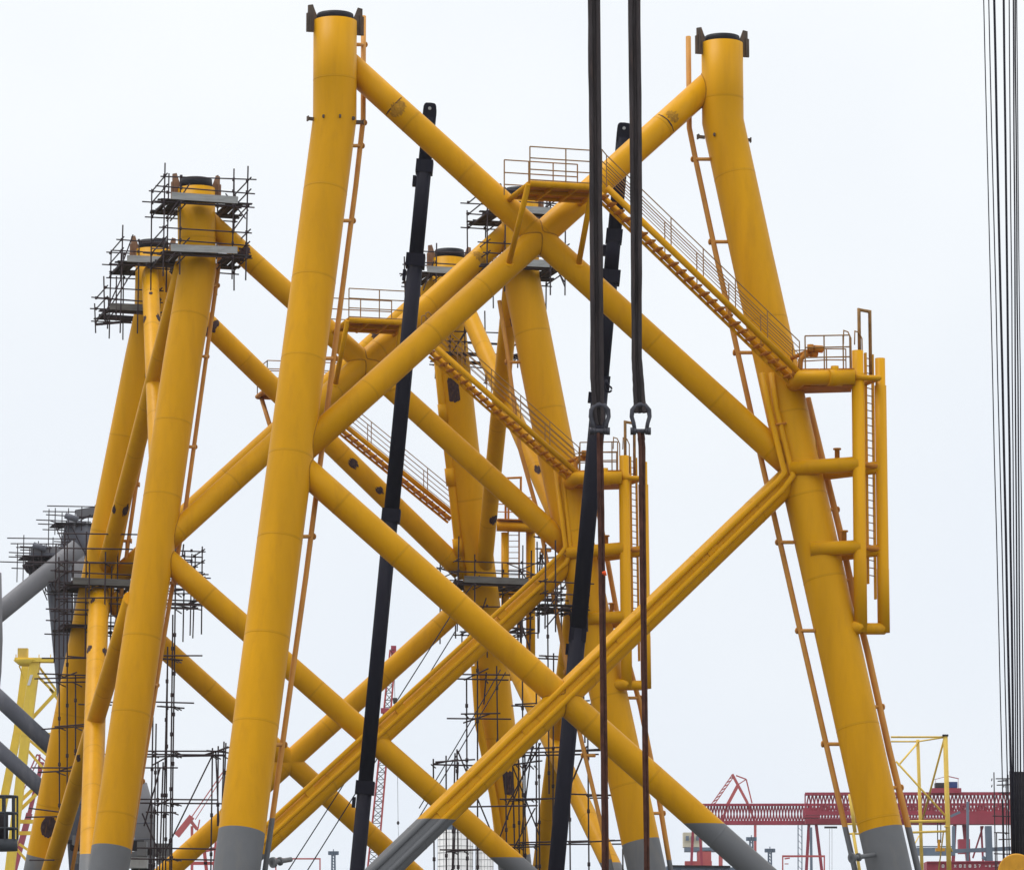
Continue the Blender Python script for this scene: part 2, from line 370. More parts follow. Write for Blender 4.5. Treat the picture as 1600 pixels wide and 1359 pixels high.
def platform(parent, F, A, B, L1, dz_far, struts, arm, h=1.42, back=True, rt=.13):
    A = Vector(A); B = Vector(B); B = A + U * (B - A).dot(U)
    k = MB().tube([A - NN * 0, B], rt, 16)
    k.tube([A, A + NN * arm], rt * .9, 14); k.tube([B, B + NN * arm], rt * .9, 14); k.tube([A + NN * L1, B + NN * L1], rt * .75, 12)
    for q in (.33, .66):
        c = A.lerp(B, q); k.bar(c + NN * .1 - Z * .05, c + NN * L1 - Z * .05, .08, .16)
    k.bar(A + NN * L1 * .5 - Z * .05, B + NN * L1 * .5 - Z * .05, .08, .14)
    pf = k.build('platform', M['yel'], parent); pf['label'] = 'railed access platform over the upper brace crossing' 
    n = 3
    for i in range(n):
        a = A.lerp(B, (i + .02) / n) + Z * .06; b = A.lerp(B, (i + .98) / n) + Z * .06
        k = MB().box((a + b) / 2 + NN * L1 / 2, (b - a) / 2, NN * (L1 / 2 - .08), Z * .03); k.build('deck_panel', M['stair'], pf)
    for a, b in struts:
        k = MB().tube([a, b], .115, 14); k.tube([b + (a - b).normalized() * .05, b - (a - b).normalized() * .3], .2, 14); k.build('strut', M['yel'], pf)
    railing(pf, [A + Z * .06, B + Z * .06], h, (h, h * .68, h * .36, .1))
    railing(pf, [A + NN * L1 - U * .35 + Z * .06, B + NN * L1 + Z * .06 - U * .25], h, (h, h * .64, h * .3), 1.2)
    return pf

# boat landing with upper landing, given in front-frame pixels mapped by m() to the jacket's own pixels
def landing(parent, F, m, full=True, s=1.0):
    def f(x, y, off): return F(*m(x, y), off)
    # bumper tubes are plumb: take the depth of their tops
    def plumb(x, y0, x1, y1, off):
        a = f(x, y0, off); X, Y_ = m(x1, y1); b = P(X, Y_, a.y); return a, Vector((a.x + (b.x - a.x), a.y, b.z))
    a1, b1 = plumb(1340, 548, 1345, 988, 2.75); a2, b2 = plumb(1375, 560, 1381, 988, 2.45)
    k = MB(); hb = a1.lerp(b1, .08); k.tube([a1, hb, hb - Z * .01, b1.lerp(a1, .26), b1.lerp(a1, .259), b1], [.225, .225, .255, .255, .262, .262], 24)
    lab = k.build('boat_landing', M['leg'], parent); lab['label'] = 'boat landing of two upright bumper tubes with a ladder between'
    k = MB(); hb = a2.lerp(b2, .1); k.tube([a2, hb, hb - Z * .01, b2.lerp(a2, .23), b2.lerp(a2, .229), b2], [.20, .20, .235, .235, .242, .242], 24); k.build('bumper_tube', M['leg'], lab)
    MB().tube([b1 + Z * .15, b2 + Z * .15], .23, 20).build('cross_tube', M['brace'], lab)
    MB().tube([f(1300, 985, 0), b1 + Z * .2 - U * .1, b1 + Z * .25], .27, 20).build('stand_off_tube', M['brace'], lab)
    for (lx, ly, ex, ey, rr) in ((1252, 730, 1340, 719, .30), (1282, 856, 1340, 846, .28)):
        a = f(lx - 16, ly + 2, 0.6); bb = f(ex, ey, 2.75); bb = Vector((a1.x, a1.y, bb.z))
        MB().tube([a, bb], rr, 22).build('stand_off_tube', M['brace'], lab)
        c = Vector((a2.x, a2.y, bb.z - .05)); lg = f(lx + 5, ly + 14, -.35)
        MB().tube([lg, c], rr * .85, 20).build('stand_off_tube', M['brace'], lab)
        q = a.lerp(bb, .68); MB().tube([q, q + Z * .62, q + Z * .62, q + Z * .68], [.10, .10, .16, .16], 12).build('nozzle', M['stair'], lab)
        MB().tube([Vector((a1.x, a1.y, bb.z)), c], .10, 10).build('cross_tube', M['stair'], lab)
    # ladder between the bumpers
    la, lb = plumb(1351, 484, 1357, 912, 2.2); lc, ld = plumb(1362, 486, 1368, 936, 1.9)
    # widen: ladder stiles
    ti = a1.z + .1
    s1a = Vector((la.x, la.y, ti)); s1b = Vector((lb.x - .02, la.y, lb.z)); s2a = Vector((lc.x, lc.y, ti)); s2b = Vector((ld.x, lc.y, ld.z))
    for p, q in ((s1a, s1b), (s2a, s2b)): board('ladder_stile', p, q, .16, .07, 'yel', lab, U)
    nr = int((ti - s1b.z) / .30)
    for i in range(nr):
        z = ti - .2 - i * .30
        fr = (ti - z) / (ti - s1b.z); rod('rung', Vector((s1a.x + (s1b.x - s1a.x) * fr, s1a.y, z)), Vector((s2a.x + (s2b.x - s2a.x) * fr, s2a.y, z)), .022, 'rail', lab)
    # hoop above the ladder
    h1, _ = plumb(1342, 484, 1342, 545, 2.4); h2, _ = plumb(1359, 487, 1360, 590, 2.1)
    MB().tube([Vector((h1.x, h1.y, a1.z - .3)), h1, h2, Vector((h2.x, h2.y, a1.z - 1.1))], .07, 10).build('ladder_hoop', M['rail'], lab)
    # upper landing
    e0 = f(1232, 606, 0.2); e1 = f(1253, 590, 2.1); e2 = f(1336, 589, 2.75); e2.z = e1.z
    k = MB().tube([e0, e1, e2], .30, 22)
    c0 = e1 + NN * 2.2; c1 = e2 + NN * 2.0 + U * .2; k.tube([c0, c1], .24, 18); k.tube([e2, e2 + U * .95, c1 + U * .6], .12, 12)
    for q in (.25, .5, .75): k.bar(e1.lerp(e2, q), c0.lerp(c1, q), .10, .2)
    up_ = k.build('landing_platform', M['brace'], parent)
    up_['label'] = 'railed landing at the foot of the stairway'
    for i in range(3):
        p0 = e1.lerp(e2, (i + .03) / 3) + Z * .33; p1 = e1.lerp(e2, (i + .97) / 3) + Z * .33
        MB().box((p0 + p1) / 2 + NN * 1.0, (p1 - p0) / 2, NN * 1.0, Z * .035).build('deck_panel', M['stair'], up_)
    k = MB(); p0 = e1 + Z * .33; p1 = e2 + Z * .33
    k.bar(e1 - Z * .26 + NN * 1.3 + U * .15, e2 - Z * .22 + NN * 1.2 + U * .3, 1.7, .06, Z); k.build('deck_panel', M['stair'], up_)
    zc = e1.z + .36
    r0 = Vector((*(e1 + U * .15)[:2], zc)); r1 = Vector((*(e2 - U * .2)[:2], zc)); r2 = r1 + NN * 1.2 + U * .5; r3 = Vector((*(e1 + U * .4)[:2], zc)) + NN * 2.0
    railing(up_, [r0, r0.lerp(r1, .85), r1], 1.3, (1.32, .85, .45), .95, r=.028)
    railing(up_, [r3 + NN * .1, r3.lerp(r2, .6) + NN * .2, r2 + NN * .6], 1.1, (1.1, .65), .95, r=.024)
    for dx in (.15, .62):     # rounded gate hoops by the ladder
        g = Vector((*(e2 + U * dx + NN * .8)[:2], zc)); MB().tube([g, g + Z * 1.35, g + Z * 1.6 - U * .12, g + Z * 1.65 - U * .3, g + Z * 1.1 - U * .32], .026, 8).build('gate_hoop', M['rail'], up_)
    q = e1.lerp(e2, .62); k = MB().tube([q, q + Z * .45], .16, 14); k.tube([q - Z * .02 - U * .28, q - Z * .02 + U * .28], .335, 18); k.build('clamp_collar', M['brace'], up_)
    # valve assembly by the leg
    v0 = f(1236, 560, 1.4); v1 = f(1272, 545, 2.2)
    k = MB().tube([v0, v1], .09, 10); k.tube([v1, v1 + U * .35], .15, 12); k.tube([v1 - U * .15 - Z * .12, v1 - U * .15 + Z * .16], .13, 12)
    k.tube([f(1250, 583, 2.0), f(1251, 562, 2.0), f(1257, 555, 2.0), f(1268, 552, 2.0)], .10, 12); k.tube([f(1266, 552, 2.0), f(1276, 551, 2.0)], .17, 12)
    k.build('valve_assembly', M['stair'], up_)
    return lab

def conduits(parent, F, paths, off, r):
    for pix in paths:
        pts = [F(x, y, off) for x, y in pix]
        k = MB().tube(pts, r, 10)
        k.build('cable_conduit', M['brace'], parent)
    
# ================================================================== front frame
J1 = thing('steel_jacket', 'foreground yellow X-braced steel jacket, closest to the camera, leg tops free of scaffolding', 'steel jacket', Vector((F1(842, 371).x, F1(842, 371).y, 0)))
def leg_pts(F, pix, z=0.0):
    pts = [F(*p) for p in pix]; pts.append(extend_down(pts[-2], pts[-1], z)); return pts
def stubfix(pts):   # upper stub is plumb
    pts[0] = Vector((pts[0].x, pts[0].y, pts[0].z)); return pts
LM = [M['leg'], M['grey']]
l1 = leg_pts(F1, [(525, 42), (523, 186), (379, 1290)]); l1[0].y = l1[1].y
l2 = leg_pts(F1, [(1127, 75), (1129.5, 190), (1175, 400), (1314, 1020)]); l2[0].y = l2[1].y
RL1 = .865
LG1 = can_tube('leg', l1, RL1, LM, J1, grey_at=l1[1].lerp(l1[2], (1299 - 186) / (1290 - 186)).z, step=4.2, seg=48)
LG2 = can_tube('leg', l2, RL1 * .985, LM, J1, grey_at=F1(1378, 1297).z, step=4.2, seg=48)
top_set(J1, l1[0], RL1); top_set(J1, l2[0], RL1 * .985)
lugs(J1, l1[1] - Z * .1, RL1, None); lugs(J1, l2[1] - Z * .75, RL1, None)
RB = .525
def brace(parent, F, a, b, r, ext=0.0, step=3.6, m='brace', z=None):
    A = F(*a); B = F(*b)
    if z is not None: B = extend_down(A, B, z)
    return can_tube('brace', [A, B], r, [M[m]], parent, step, 36), A, B
for F_, J_, lst, r_ in (
    (F1, J1, [((540, 97), (1238, 730), None), ((1115, 125.5), (465, 710), None), ((470, 729), (1040, 1233), 2.0), ((1236, 746), (659, 1302), 2.0)], RB),):
    BR1 = [brace(J_, F_, a, b, r_, z=z) for a, b, z in lst]
for i, (j, en) in enumerate(((l1, 1), (l2, 0), (l1, 1), (l2, 0))):
    q = BR1[i]; weld(q[0], q[1], q[2], RB, j[1] if j is l1 else j[2], j[2] if j is l1 else j[3], RL1 * (1 if j is l1 else .985), (en,)) if i > 1 else None
weld(BR1[0][0], BR1[0][1], BR1[0][2], RB, l1[0], l1[1], RL1, (1,)); weld(BR1[1][0], BR1[1][1], BR1[1][2], RB, l2[0], l2[1], RL1 * .985, (1,))
weld(BR1[0][0], BR1[0][1], BR1[0][2], RB, l2[2], l2[3], RL1 * .985, (0,)); weld(BR1[1][0], BR1[1][1], BR1[1][2], RB, l1[1], l1[2], RL1, (0,))
weld(BR1[1][0], BR1[1][1], BR1[1][2], RB, BR1[0][1], BR1[0][2], RB + .004, (0, 1)); weld(BR1[2][0], BR1[2][1], BR1[2][2], RB, BR1[3][1], BR1[3][2], RB + .004, (0, 1))
# weld collars where the braces meet
def collar(parent, F, c, r, d=.05):
    p = F(*c)
patch(BR1[0][0], BR1[0][1], BR1[0][2], (623 - 540) / 698, .5, RB, -45, 42, 'scuff', label='scuffed brown mark on the yellow paint')
patch(BR1[1][0], BR1[1][1], BR1[1][2], (1115 - 1040) / 650, .42, RB, -30, 35, 'scuff', label='scuffed brown mark on the yellow paint')
patch(BR1[1][0], BR1[1][1], BR1[1][2], (1115 - 1032) / 650, .05, RB, -60, 60, 'patch')
patch(BR1[0][0], BR1[0][1], BR1[0][2], (617 - 540) / 698, .05, RB, -60, 62, 'patch')

side_pipe(J1, F1, [(568, 26), (567.5, 186), (556, 290), (523, 545), (478, 900), (432, 1230)], -.72, .105, None, [(555, 70), (552, 192), (545, 228), (530, 345), (500, 560), (455, 838), (418, 1163)])
side_pipe(J1, F1, [(1075.5, 58), (1077, 200), (1087, 250), (1117, 390), (1168, 620), (1190, 720), (1256, 1010), (1327, 1320)], -.72, .11, None, [(1110, 249), (1150, 378), (1190, 551), (1240, 847), (1275, 985), (1330, 1162), (1370, 1338)])
side_pipe(J1, F1, [(1262, 622), (1290, 738), (1312, 828), (1335, 936), (1356, 1020), (1390, 1174), (1416, 1279), (1434, 1356)], -.3, .13, None, [(1270, 796), (1290, 906), (1330, 1104), (1360, 1230)])
for pth in ([(1191, 583), (1202, 640), (1226, 738), (1215, 752), (630, 1313)], [(1205, 583), (1213, 640), (1239, 743), (1222, 766), (649, 1322)]):
    pts = [F1(x, y, o) for (x, y), o in zip(pth, (.78, .78, .72, .62, .52))]
    pts.append(extend_down(pts[-2], pts[-1], 3)); MB().tube(pts, .115, 12).build('cable_conduit', M['brace'], J1)
for tt in (.18, .43, .68, .9):
    a = F1(1222, 759, .5); b = F1(640, 1318, .5); d = (b - a).normalized(); c = a.lerp(b, tt); MB().bar(c, c + d * .55, .42, .10, -NN).build('conduit_clamp', M['brace'], J1)
rod('conduit_clamp', F1(1212, 663, .9), F1(1228, 661, .8), .05, 'stair', J1)

def id1(x, y): return x, y
A = F1(828, 287, 3.5); B = F1(940, 291, 3.5)
platform(J1, F1, A, B, 2.5, 0, [(A + U * -.05, F1(795, 412, .45)), (B - U * .35, F1(904, 413, .45))], 3.3)
S1 = stairway(J1, F1(948, 293, 3.2), F1(1250, 584, 2.1), .85, 25)
landing(J1, F1, id1)

# ================================================================== rear four-legged jacket
J2 = thing('steel_jacket', 'yellow four-legged lattice jacket behind the front frame, scaffolding wrapped round its leg tops', 'jacket', Vector((F2(500, 567).x, F2(500, 567).y + 6, 0)))
q1 = leg_pts(F2, [(308, 300), (308, 425), (284, 570), (236, 900)]); q1[0].y = q1[1].y
q2 = leg_pts(F2, [(812, 315), (814, 432), (867, 700), (1002, 1320)]); q2[0].y = q2[1].y
q3 = leg_pts(F3, [(238, 388), (237, 490), (222, 560), (76, 1300)]); q3[0].y = q3[1].y
q4 = leg_pts(F3, [(702, 402), (700, 500), (722, 700), (768, 1040), (803, 1340)]); q4[0].y = q4[1].y
RL2 = .88
can_tube('leg', q1, RL2, LM, J2, grey_at=F2(172, 1325).z, step=4.4, seg=40)
can_tube('leg', q2, RL2, LM, J2, grey_at=F2(1002, 1315).z, step=4.4, seg=40)
can_tube('leg', q3, RL2 * .98, LM, J2, grey_at=F3(72, 1338).z, step=4.4, seg=40)
LQ4 = can_tube('leg', q4, RL2 * .98, LM, J2, grey_at=F3(800, 1335).z, step=4.4, seg=40)
for q in (q1, q2, q3, q4): top_set(J2, q[0], RL2, 'finy', tall=1.05, rimh=.45)
RB2 = .515
def br2(F, a, b, r=RB2, z=None): return brace(J2, F, a, b, r, z=z)
B21 = br2(F2, (322, 344), (890, 858)); B22 = br2(F2, (808, 350), (262, 844)); B23 = br2(F2, (252, 866), (690, 1250), z=2); B24 = br2(F2, (900, 866), (430, 1300), z=2)
B31 = br2(F3, (240, 424), (720, 891)); B32 = br2(F3, (700, 431), (175, 909)); B33 = br2(F3, (170, 934), (610, 1332), z=2); B34 = br2(F3, (765, 907), (337, 1293), z=2)
def sb(a, b, r=.42, z=None):
    A = a; B = b
    if z is not None: B = extend_down(A, B, z)
    return can_tube('brace', [A, B], r, [M['brace']], J2, 3.6, 32), A, B
SB1 = sb(F3(234, 418), F2(250, 800)); SB2 = sb(F2(287, 415), F3(160, 905)); SB3 = sb(F3(155, 905), F2(140, 1400), .5); SB4 = sb(F2(207, 935), F3(66, 1400))
SR1 = sb(F3(712, 445), F2(893, 858), .44); SR2 = sb(F2(800, 440), F3(755, 900), .42); SR3 = sb(F3(765, 958), F2(1010, 1465), .46); SR4 = sb(F2(905, 880), F3(830, 1480), .44)
weld(B21[0], B21[1], B21[2], RB2, q1[0], q1[1], RL2, (1,)); weld(B22[0], B22[1], B22[2], RB2, q1[2], q1[3], RL2, (0,)); weld(B23[0], B23[1], B23[2], RB2, q1[2], q1[3], RL2, (1,))
weld(B22[0], B22[1], B22[2], RB2, B21[1], B21[2], RB2 + .004, (0, 1)); weld(B21[0], B21[1], B21[2], RB2, q2[2], q2[3], RL2, (0,)); weld(B24[0], B24[1], B24[2], RB2, q2[2], q2[3], RL2, (1,))
# dark primer patches and access holes
def pt(br, t, L, a0, a1, m='patch'): patch(br[0], br[1], br[2], t, L, {True: RB2}.get(br in (B21, B22, B31), .44), a0, a1, m)
patch(B21[0], B21[1], B21[2], (381 - 322) / 568, .55, RB2, -50, 70, 'patch'); patch(B31[0], B31[1], B31[2], (328 - 240) / 480, .4, RB2, -70, 70)
patch(B31[0], B31[1], B31[2], (546 - 240) / 480, .55, RB2, -35, 15); patch(B31[0], B31[1], B31[2], (588 - 240) / 480, .45, RB2, -25, 15)
patch(B32[0], B32[1], B32[2], (700 - 588) / 525, .45, RB2, -60, 60); patch(B22[0], B22[1], B22[2], (808 - 742) / 546, .35, RB2, -60, 50, 'scuff')
patch(SB1[0], SB1[1], SB1[2], .145, .22, .42, -12, 12); patch(SB1[0], SB1[1], SB1[2], .24, .5, .42, 40, 80); patch(SB1[0], SB1[1], SB1[2], .24, .5, .42, -80, -30)
patch(SB2[0], SB2[1], SB2[2], .16, .7, .42, -60, -10); patch(SB2[0], SB2[1], SB2[2], .75, .7, .42, -60, -15); patch(SB2[0], SB2[1], SB2[2], .76, .5, .42, 30, 65)
patch(SB3[0], SB3[1], SB3[2], .07, 1.0, .5, -85, -30, 'scuff'); patch(SB3[0], SB3[1], SB3[2], .27, .6, .5, -80, -30); patch(SB3[0], SB3[1], SB3[2], .26, .5, .5, 30, 75); patch(SB3[0], SB3[1], SB3[2], .10, .4, .5, 20, 50)
patch(SB4[0], SB4[1], SB4[2], .50, .5, .42, 20, 60)
patch(SR2[0], SR2[1], SR2[2], .10, .9, .42, -80, -10); patch(SR2[0], SR2[1], SR2[2], .78, .6, .42, -75, -5); patch(SR1[0], SR1[1], SR1[2], .74, .6, .44, -30, 15); patch(SR4[0], SR4[1], SR4[2], .3, .5, .44, -50, 0)
patch(LQ4, q4[1], q4[2], .54, 1.25, RL2 * .98, -12, 26, jag=.05); patch(LQ4, q4[3], q4[4], .60, 1.2, RL2 * .98, -30, 6, jag=.05)
lg3 = [o for o in J2.children if o.name.startswith('leg')][2]
patch(lg3, q3[2], q3[3], .02, 2.0, RL2 * .98, -20, -55, jag=.3); patch(lg3, q3[2], q3[3], (1290 - 560) / 740, 1.05, RL2 * .98, -25, 30, jag=.06)
for cc in (q1[1], q3[1]): pass
# outside pipes
side_pipe(J2, F2, [(343, 400), (340, 430), (311, 640), (289, 800), (262, 960), (217, 1240)], -.7, .10, None, [(325, 446), (318, 557), (295, 698), (262, 910), (240, 1070), (205, 1220)])
side_pipe(J2, F2, [(780, 470), (792, 545), (812, 700), (840, 800), (900, 1120), (940, 1290)], -.3, .10, None, [(800, 462), (815, 566), (860, 860), (900, 1050), (930, 1180)])
side_pipe(J2, F2, [(930, 770), (970, 990), (1000, 1100), (1030, 1250), (1044, 1335)], -.3, .12, None, [(920, 790), (960, 960), (975, 1090), (1000, 1270)])
side_pipe(J2, F3, [(226, 690), (214, 750), (200, 850), (188, 940), (170, 1040)], .2, .10, None, [(196, 757), (180, 845)])
# anode pipe with stubs down the left edge of the rear right leg
kk = [F3(x, y, .3) for x, y in ((684, 560), (692, 640), (705, 745), (717, 860), (722, 905))]
cp = MB().tube(kk, [.22, .22, .22, .22, .22], 14).build('riser_pipe', M['brace'], J2)
for x, y in ((693, 645), (704, 745), (716, 855)):
    a = F3(x, y, .3); d = (kk[-1] - kk[0]).normalized(); MB().tube([a - d * .45, a + d * .45], .27, 16).build('pipe_sleeve', M['brace'], cp)
for x, y in ((712, 656), (722, 755), (734, 848)):
    a = F3(x - 14, y, .3); b = F3(x + 4, y, .1); MB().tube([a, b], .13, 12).build('pipe_stub', M['brace'], cp)
kk = [F3(x, y, .6) for x, y in ((742, 1040), (748, 1130), (770, 1240), (778, 1290), (784, 1340))]
MB().tube(kk, .2, 12).build('riser_pipe', M['brace'], J2)
for pth in ([(868, 735), (884, 855), (874, 868), (415, 1290)], [(879, 735), (892, 862), (884, 880), (425, 1303)]):
    pts = [F2(x, y, o) for (x, y), o in zip(pth, (.8, .72, .6, .52))]
    pts.append(extend_down(pts[-2], pts[-1], 3)); MB().tube(pts, .11, 12).build('cable_conduit', M['brace'], J2)
for tt in (.2, .55, .85):
    a = F2(880, 874, .5); b = F2(420, 1297, .5); d = (b - a).normalized(); c = a.lerp(b, tt); MB().bar(c, c + d * .5, .38, .10, -NN).build('conduit_clamp', M['brace'], J2)
A = F2(545, 500, 3.5); B = F2(640, 503, 3.5)
platform(J2, F2, A, B, 2.5, 0, [(A + U * -.05, F2(524, 600, .45)), (B - U * .35, F2(612, 603, .45))], 3.3)
stairway(J2, F2(676, 538, 3.2), F2(905, 742, 2.1), .85, 22)
def m2(x, y): return 975 + (x - 1340) * .845, 712 + (y - 548) * .826
landing(J2, F2, m2)
# far-side platform, stairway and landing hang off the back of the jacket
A = F3(402, 620, -3.2) ; B = F3(520, 624, -3.2)
def back_platform():
    k = MB().tube([A, B], .13, 14); k.tube([A, A - NN * 2.9], .12, 12); k.tube([A - NN * 2.4, B - NN * 2.4], .1, 12); pf = k.build('platform', M['stair'], J2)
    for i in range(3):
        a = A.lerp(B, (i + .02) / 3) + Z * .06; b = A.lerp(B, (i + .98) / 3) + Z * .06
        MB().box((a + b) / 2 - NN * 1.2, (b - a) / 2, NN * 1.1, Z * .03).build('deck_panel', M['stair'], pf)
    k = MB().tube([A + U * .2, F3(424, 672, -.3)], .115, 12); k.build('strut', M['orange'], pf)
    railing(pf, [A + Z * .06, B + Z * .06], 1.42, (1.42, .95, .5, .1)); railing(pf, [A - NN * 2.4 + Z * .06, B - NN * 2.4 + Z * .06], 1.42, (1.42, .9, .45)); railing(pf, [A + Z * .06, A - NN * 2.4 + Z * .06], 1.4, (1.4, .9), 3)
back_platform()
stairway(J2, F3(536, 662, -2.2), F3(712, 806, -1.4), .85, 18)
def back_landing():
    def f(x, y): return F3(x, y, -2.5)
    a = f(829, 828); b = P(829, 1060, a.y); k = MB().tube([a, Vector((a.x, a.y, b.z))], .24, 20); lab = k.build('boat_landing', M['leg'], J2); lab['label'] = 'rear boat landing seen past the back leg'
    a2 = f(789, 832); MB().tube([a2, Vector((a2.x, a2.y, b.z))], .2, 18).build('bumper_tube', M['brace'], lab)
    y0 = a.y
    for y in (1055, 925): MB().tube([P(829, y, y0), P(776, y + 3, y0)], .22, 16).build('cross_tube', M['brace'], lab)
    p0 = P(776, 822, y0 - .6); p1 = P(834, 824, y0 - .6); MB().tube([p0, p1, p1 + NN * .8], .26, 18).build('landing_tube', M['brace'], lab)
    MB().box((p0 + p1) / 2 + Z * .34 + NN * .5, (p1 - p0) / 2, NN * .8, Z * .03).build('deck_panel', M['stair'], lab)
    for x in (794, 811):
        p = P(x, 770, y0); q = P(x, 985, y0); board('ladder_stile', p, Vector((p.x, p.y, q.z)), .1, .06, 'stair', lab, U)
    for i in range(20):
        z = P(800, 836, y0).z - i * .3; rod('rung', Vector((P(794, 800, y0).x, y0, z)), Vector((P(811, 800, y0).x, y0, z)), .02, 'rail', lab)
    h0 = P(790, 822, y0); h1 = P(813, 822, y0); MB().tube([h0, P(790, 747, y0), P(814, 746, y0), h1], .06, 8).build('ladder_hoop', M['stair'], lab)
    railing(lab, [p0 + Z * .36, p1 + Z * .36], 1.2, (1.2, .8, .4), .7, m='stair')
back_landing()

# ================================================================== scaffolding
GS = 'scaffolding round the jackets'
def cage(label, C, a, b, decks, lo, hi, nu=3, toes=True, seed=1, toe_i=None, group='scaffold cages round the jacket', hole=1.0, du=0.0, mess=6, tm='galv'):
    """tube-and-board scaffold round a leg: C centre at deck 0, half sizes a (along the face) and b (in depth); deck heights relative to C"""
    rd = random.Random(seed); C = Vector(C); T = thing('scaffold', label, 'scaffolding', C + Z * lo, GS)
    def q(u_, n_, z): return C + U * (u_ + du) + NN * n_ + Z * z
    for n_ in (-b, b):
        for i in range(4):
            u_ = a * (-1, -.58, .6, 1)[i] + rd.uniform(-.08, .08); h = hi + rd.uniform(-.5, .5)
            for dz in decks:
                for hh in (-.12, .55, 1.1): rod('coupler', q(u_, n_, dz + hh - .07), q(u_, n_, dz + hh + .07), .065, 'pole', T, 6)
            rod('scaffold_pole', q(u_, n_ + rd.uniform(-.1, .1), lo - rd.uniform(0, .4)), q(u_ + rd.uniform(-.08, .08), n_, h), .035, 'pole', T)
    for dz in decks:
        for k, hh in enumerate((-.12, .55, 1.1)):
            for n_ in (-b, b): rod('scaffold_pole', q(-a - rd.uniform(.1, .5), n_ + .06, dz + hh + rd.uniform(-.05, .05)), q(a + rd.uniform(.1, .45), n_ + .06, dz + hh + rd.uniform(-.08, .08)), .033, 'pole', T)
            for u_ in (-a, a): rod('scaffold_pole', q(u_ + .05, -b - rd.uniform(.1, .45), dz + hh + .06), q(u_ + .05, b + rd.uniform(.1, .45), dz + hh + .06), .033, 'pole', T)
        for u_ in (-hole, hole): rod('scaffold_pole', q(u_, -b - .3, dz - .2), q(u_, b + .3, dz - .2), .033, 'pole', T)
        # boards: two strips along the face, two across
        nb = 3
        for s_ in (-1, 1):
            for i in range(nb):
                n_ = s_ * (b - .14 - i * .27)
                if abs(n_) < hole * .9: continue
                board('plank', q(-a - rd.uniform(0, .3), n_, dz + rd.uniform(0, .04)), q(a + rd.uniform(0, .3), n_, dz + rd.uniform(0, .06)), .24, .05, 'plank', T)
            for i in range(int((a - hole) / .27)):
                u_ = s_ * (hole + .15 + i * .27)
                board('plank', q(u_, -b * .75, dz + .06), q(u_ + rd.uniform(-.05, .05), b * .8, dz + .07 + rd.uniform(0, .05)), .24, .05, 'plank', T)
    for di, dz in enumerate(decks):
        if toes and (toe_i is None or di in toe_i):
            board('toe_board', q(-a * .85, -b - .05, dz + .16), q(a * .75, -b - .05, dz + .16 + rd.uniform(-.03, .06)), .33, .04, tm, T, -NN)
            board('toe_board', q(-a * .9, b + .05, dz + .16), q(a * .6, b + .05, dz + .14), .28, .04, 'plank', T, -NN)
    for i in range(mess):          # braces and loose tubes
        z0 = rd.choice(decks) + rd.uniform(-.5, .6); s_ = rd.choice((-1, 1)); u0 = rd.uniform(-a, a)
        if rd.random() < .5: rod('scaffold_pole', q(s_ * a, -b, z0), q(s_ * (a + rd.uniform(-1.0, .3)), b, z0 + rd.uniform(-.8, 1.2)), .032, 'pole', T)
        else: rod('scaffold_pole', q(s_ * a * .95, -b, z0 - .6), q(s_ * (a - rd.uniform(.5, 1.2)), -b, z0 + rd.uniform(.5, 1.2)), .032, 'pole', T)
    return T
L2m = F2(308, 370)
cage('two-deck scaffold cage on the tallest scaffolded leg top at upper left, pale toe boards', q1[1].lerp(q1[0], .76) , 1.95, 1.75, (0, -2.45), -3.4, 1.65, 3, seed=3, du=.15)
# lower deck of that cage reaches left to the leg behind
cage('wide scaffold cage on the rearmost left leg top, lower and left of the tallest one', q3[0] - Z * 1.0, 1.9, 1.7, (0, ), -3.2, 1.6, 3, seed=5, toe_i=(0,))
cage('small scaffold deck hanging left of the rearmost left leg, just below its cage', F3(212, 488) - Z * .2, 1.35, 1.4, (0, ), -.3, 1.2, 3, seed=8, toes=True, du=-.4, mess=3, tm='worn')
cage('scaffold cage half hidden behind the top brace crossing of the front frame', q2[0] - Z * 1.05, 1.95, 1.7, (0, -2.6), -3.6, 1.2, 3, seed=11, toe_i=(0, 1), du=-.1, mess=9)
cage('scaffold cage on the rear right leg top, just right of the taller black boom', q4[0] - Z * 1.1, 1.9, 1.7, (0,), -1.4, 1.3, 3, seed=14, toe_i=(0,))
cage('scaffold deck in the gap between the two right legs, under the front X', F3(722, 560) + Z * .0, 1.75, 1.6, (0,), -.6, 2.4, 3, seed=17, toes=False, du=.7)
cage('scaffold around the rear left leg at mid height, grey toe board under a brace end', F3(158, 905) - Z * .5, 2.3, 1.9, (0, -2.0), -3.4, 2.3, 4, seed=21, toe_i=(0,), mess=12, du=.25, tm='worn')
cage('scaffold around the rear right leg at mid height, long grey toe board', F3(752, 917), 2.1, 1.8, (0, ), -2.4, 1.9, 3, seed=25, toe_i=(0,), mess=8, du=.4, tm='worn')
cage('small scaffold platform clinging right of the rear right leg, under the long toe board', F3(775, 985), 1.5, 1.3, (0,), -1.2, .5, 3, seed=27, toes=False, mess=7)
cage('small scaffold seen between the left legs, right of the second left leg', F3(232, 940) + U * 1.2, 1.3, 1.1, (0, 1.4), -1.6, 2.5, 3, seed=29, toes=False, mess=6)
cage('scaffold on the second right leg behind the leaning black boom', F2(872, 950) - Z * 0, 1.0, 1.3, (0,), -1.0, 2.6, 3, seed=33, toes=False, mess=3, hole=.6)
T = thing('scaffold', 'two loose scaffold tubes jutting left from the rearmost left leg', 'scaffolding', F3(200, 505), GS)
MB().bar(F3(150, 507, 1), F3(205, 502, 1), .08, .12).build('scaffold_pole', M['pole'], T); MB().bar(F3(150, 507, 1), F3(150, 500, 1), .08, .08).build('scaffold_pole', M['pole'], T)

